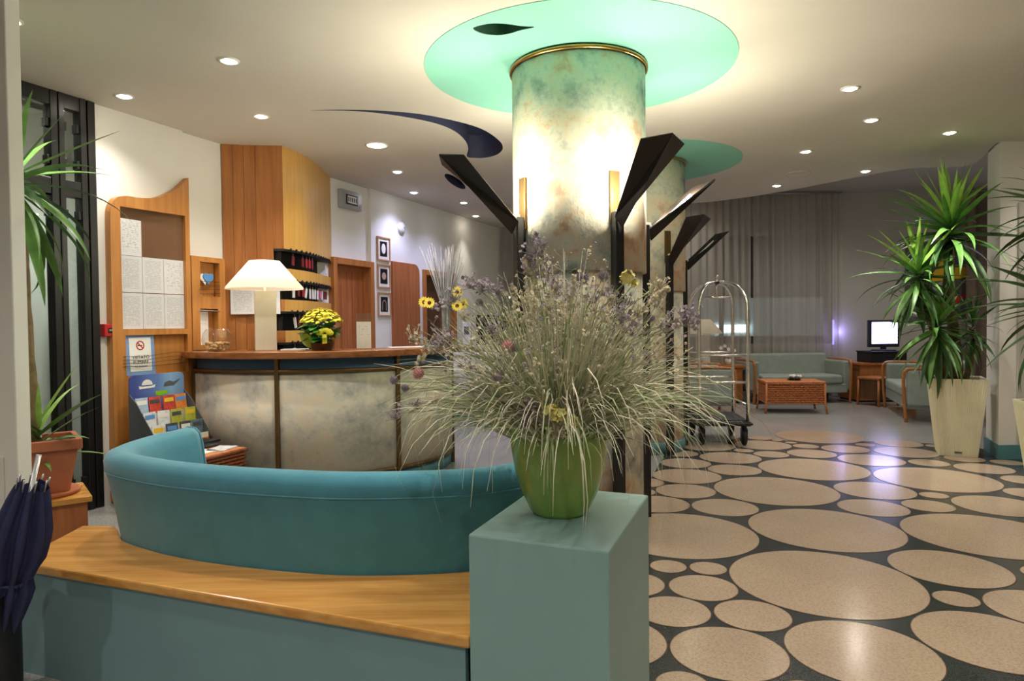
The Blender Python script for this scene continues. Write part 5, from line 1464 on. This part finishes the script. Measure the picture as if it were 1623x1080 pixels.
# cabinets, television
tb = thing('wood_cabinet', 'orange wooden cabinet between sofa and television', 'cabinet', (5.87, 10.98, 0), radians(4))
MB().box(-0.46, 0.46, -0.3, 0.3, 0.03, 0.585).build('body', 'cherry', tb, 0.004)
MB().box(-0.48, 0.48, -0.32, 0.32, 0.585, 0.62).build('top', 'cherry', tb, 0.004)
MB().box(-0.45, 0.45, -0.28, 0.28, 0.0, 0.03).build('plinth', 'black_plastic', tb)
cbk = thing('video_console', 'black console box under the television', 'console', (5.88, 10.86, 0.62), radians(4))
MB().box(-0.29, 0.29, -0.2, 0.2, 0.0, 0.16).build('case', 'black_plastic', cbk, 0.006)
MB().box(-0.30, 0.30, -0.21, 0.21, 0.16, 0.18).build('lid', 'black_plastic', cbk, 0.004)
tv = thing('television', 'small flat television with a glowing white screen', 'television', (5.90, 10.84, 0.80), radians(6))
MB().box(-0.15, 0.15, -0.1, 0.1, 0.0, 0.02).box(-0.04, 0.04, -0.02, 0.03, 0.02, 0.10).build('stand', 'black_plastic', tv, 0.006)
MB().box(-0.255, 0.255, -0.03, 0.04, 0.06, 0.49).build('case', 'black_plastic', tv, 0.01)
MB().box(-0.215, 0.215, -0.034, -0.028, 0.115, 0.455).build('screen', 'tv_screen', tv)
st_ = thing('side_table', 'small dark wooden side table beside the right sofa', 'table', (5.52, 10.30, 0), radians(20))
MB().box(-0.2, 0.2, -0.2, 0.2, 0.40, 0.43).build('top', 'cherry', st_, 0.004)
MB().box(-0.17, 0.17, -0.17, 0.17, 0.10, 0.40).build('body', 'dark_wood', st_)
for sx in (-1, 1):
    for sy in (-1, 1):
        MB().tube([(sx * 0.18, sy * 0.18, 0.40), (sx * 0.19, sy * 0.19, 0.0)], 0.018, 8).build('leg', 'cherry', st_)
t2 = thing('corner_table', 'orange wooden corner table left of the curtained sofa', 'table', (3.22, 11.0, 0), radians(4))
MB().box(-0.42, 0.42, -0.32, 0.32, 0.56, 0.60).build('top', 'cherry', t2, 0.004)
MB().box(-0.39, 0.39, -0.29, 0.29, 0.05, 0.56).build('body', 'cherry', t2)
MB().box(-0.36, 0.36, -0.26, 0.26, 0.0, 0.05).build('plinth', 'black_plastic', t2)
table_lamp('unlit pale table lamp on the corner table behind the trolley', (3.06, 10.95, 0.60), radians(30), False)
orc = thing('white_orchid', 'small white orchid on the corner table', 'plant', (3.45, 10.9, 0.60))
MB().lathe([(0.001, 0), (0.04, 0), (0.055, 0.09), (0.001, 0.08)], 18, cap=False).build('pot', 'mat_white', orc)
MB().tube([(0, 0, 0.08), (0.02, 0, 0.2), (-0.06, 0, 0.29)], 0.004, 5).build('stem', 'leaf_dark', orc)
for k, (x, z) in enumerate(((-0.12, 0.27), (-0.06, 0.30), (0.0, 0.25), (0.06, 0.28), (0.09, 0.23))):
    mb = MB(); blossom(mb, (x, -0.02, z), 0.035, (0, -1, 0.2)); mb.ball((x, -0.02, z), 0.01, 6, 4); mb.build('blossom', 'mat_white', orc)
# curtains
def curtain(label, x0, x1, z1=3.40, y=11.42, mat='sheer_curtain', amp=0.035, pitch=0.13):
    t = thing('sheer_curtain' if mat == 'sheer_curtain' else 'drape', label, 'curtain', ((x0 + x1) / 2, y, 0), 0, 'lounge curtains')
    n = int((x1 - x0) / pitch * 8)
    rows = []
    for z in (0.03, 0.9, 1.8, 2.7, z1):
        rows.append([(-(x1 - x0) / 2 + (x1 - x0) * i / n, amp * sin(2 * pi * i / 8 + 0.8 * sin(i * 0.37) + 0.15 * z) * (0.75 + 0.35 * sin(i * 0.11)), z) for i in range(n + 1)])
    MB().grid(rows, True).build('cloth', mat, t)
    MB().tube([(-(x1 - x0) / 2, 0, z1 + 0.012), ((x1 - x0) / 2, 0, z1 + 0.012)], 0.012, 6).build('track', 'silver', t)
curtain('sheer grey curtain left of the near column by the white wall', -0.15, 1.55)
curtain('sheer grey curtain behind the farther column and trolley', 1.58, 4.00)
curtain('sheer grey curtain behind the green sofa, ending by the television', 4.04, 5.52)
curtain('narrow brown drape at the right beside the white wall end', 7.55, 8.3, y=11.35, mat='drape_brown', amp=0.05, pitch=0.2)
# glow panel added outside for the light band behind the curtains
lw = thing('house_opposite', 'house front opposite with an added glow panel, seen through the sheer curtain', 'building', (4.1, 13.4, 0))
MB().box(-6, 4, 0.06, 0.3, -0.1, 4.5).build('wall', 'window_dark', lw)
MB().box(-1.6, 2.1, 0.0, 0.06, 1.0, 1.75).build('glow_panel', 'far_glow', lw)
MB().box(-0.15, 0.55, -0.05, -0.01, 1.08, 1.22).build('lamp_tube', 'far_tube', lw)
o = MB().box(5.455, 5.475, 11.60, 11.625, 0.88, 1.30).build('added_blue_strip', 'blue_glow')
tag(o, 'thin blue glowing strip added at the curtain edge left of the television', 'light')
light('POINT', 'added_strip_glow', o, (5.54, 11.50, 1.1), 1.6, (0.4, 0.35, 1.0), 0.05)  # strip and lamp are added to make the blue glow here
# abstract painting
ap = thing('abstract_painting', 'large abstract painting with yellow, grey and red shapes behind the yucca', 'painting', (7.34, 11.60, 1.30))
MB().box(-0.66, 0.66, -0.03, 0.0, 0.0, 1.3).build('canvas', 'art_grey', ap)
def shape(name, pts, m_, y):
    MB().prism(pts, y, y + 0.003).xf(Matrix.Rotation(pi / 2, 4, 'X')).build(name, m_, ap)
shape('grey_field', [(-0.64, 0.02), (0.64, 0.02), (0.64, 0.62), (0.1, 0.7), (-0.64, 0.4)], 'silver', 0.031)
shape('black_shape', [(-0.6, 0.5), (-0.35, 0.9), (-0.2, 0.75), (-0.4, 0.3), (-0.62, 0.3)], 'photo_black', 0.034)
shape('yellow_bar', [(-0.3, 0.62), (0.64, 0.72), (0.64, 0.9), (0.1, 0.86), (0.0, 1.2), (-0.14, 1.2), (-0.12, 0.86), (-0.3, 0.82)], 'art_yellow', 0.034)
shape('yellow_patch', [(-0.5, 0.1), (-0.3, 0.1), (-0.26, 0.5), (-0.42, 0.56)], 'art_yellow', 0.034)
shape('red_shape', [(-0.1, 0.18), (0.12, 0.22), (0.5, 0.46), (0.3, 0.4), (0.06, 0.38), (-0.05, 0.36)], 'art_red', 0.036)
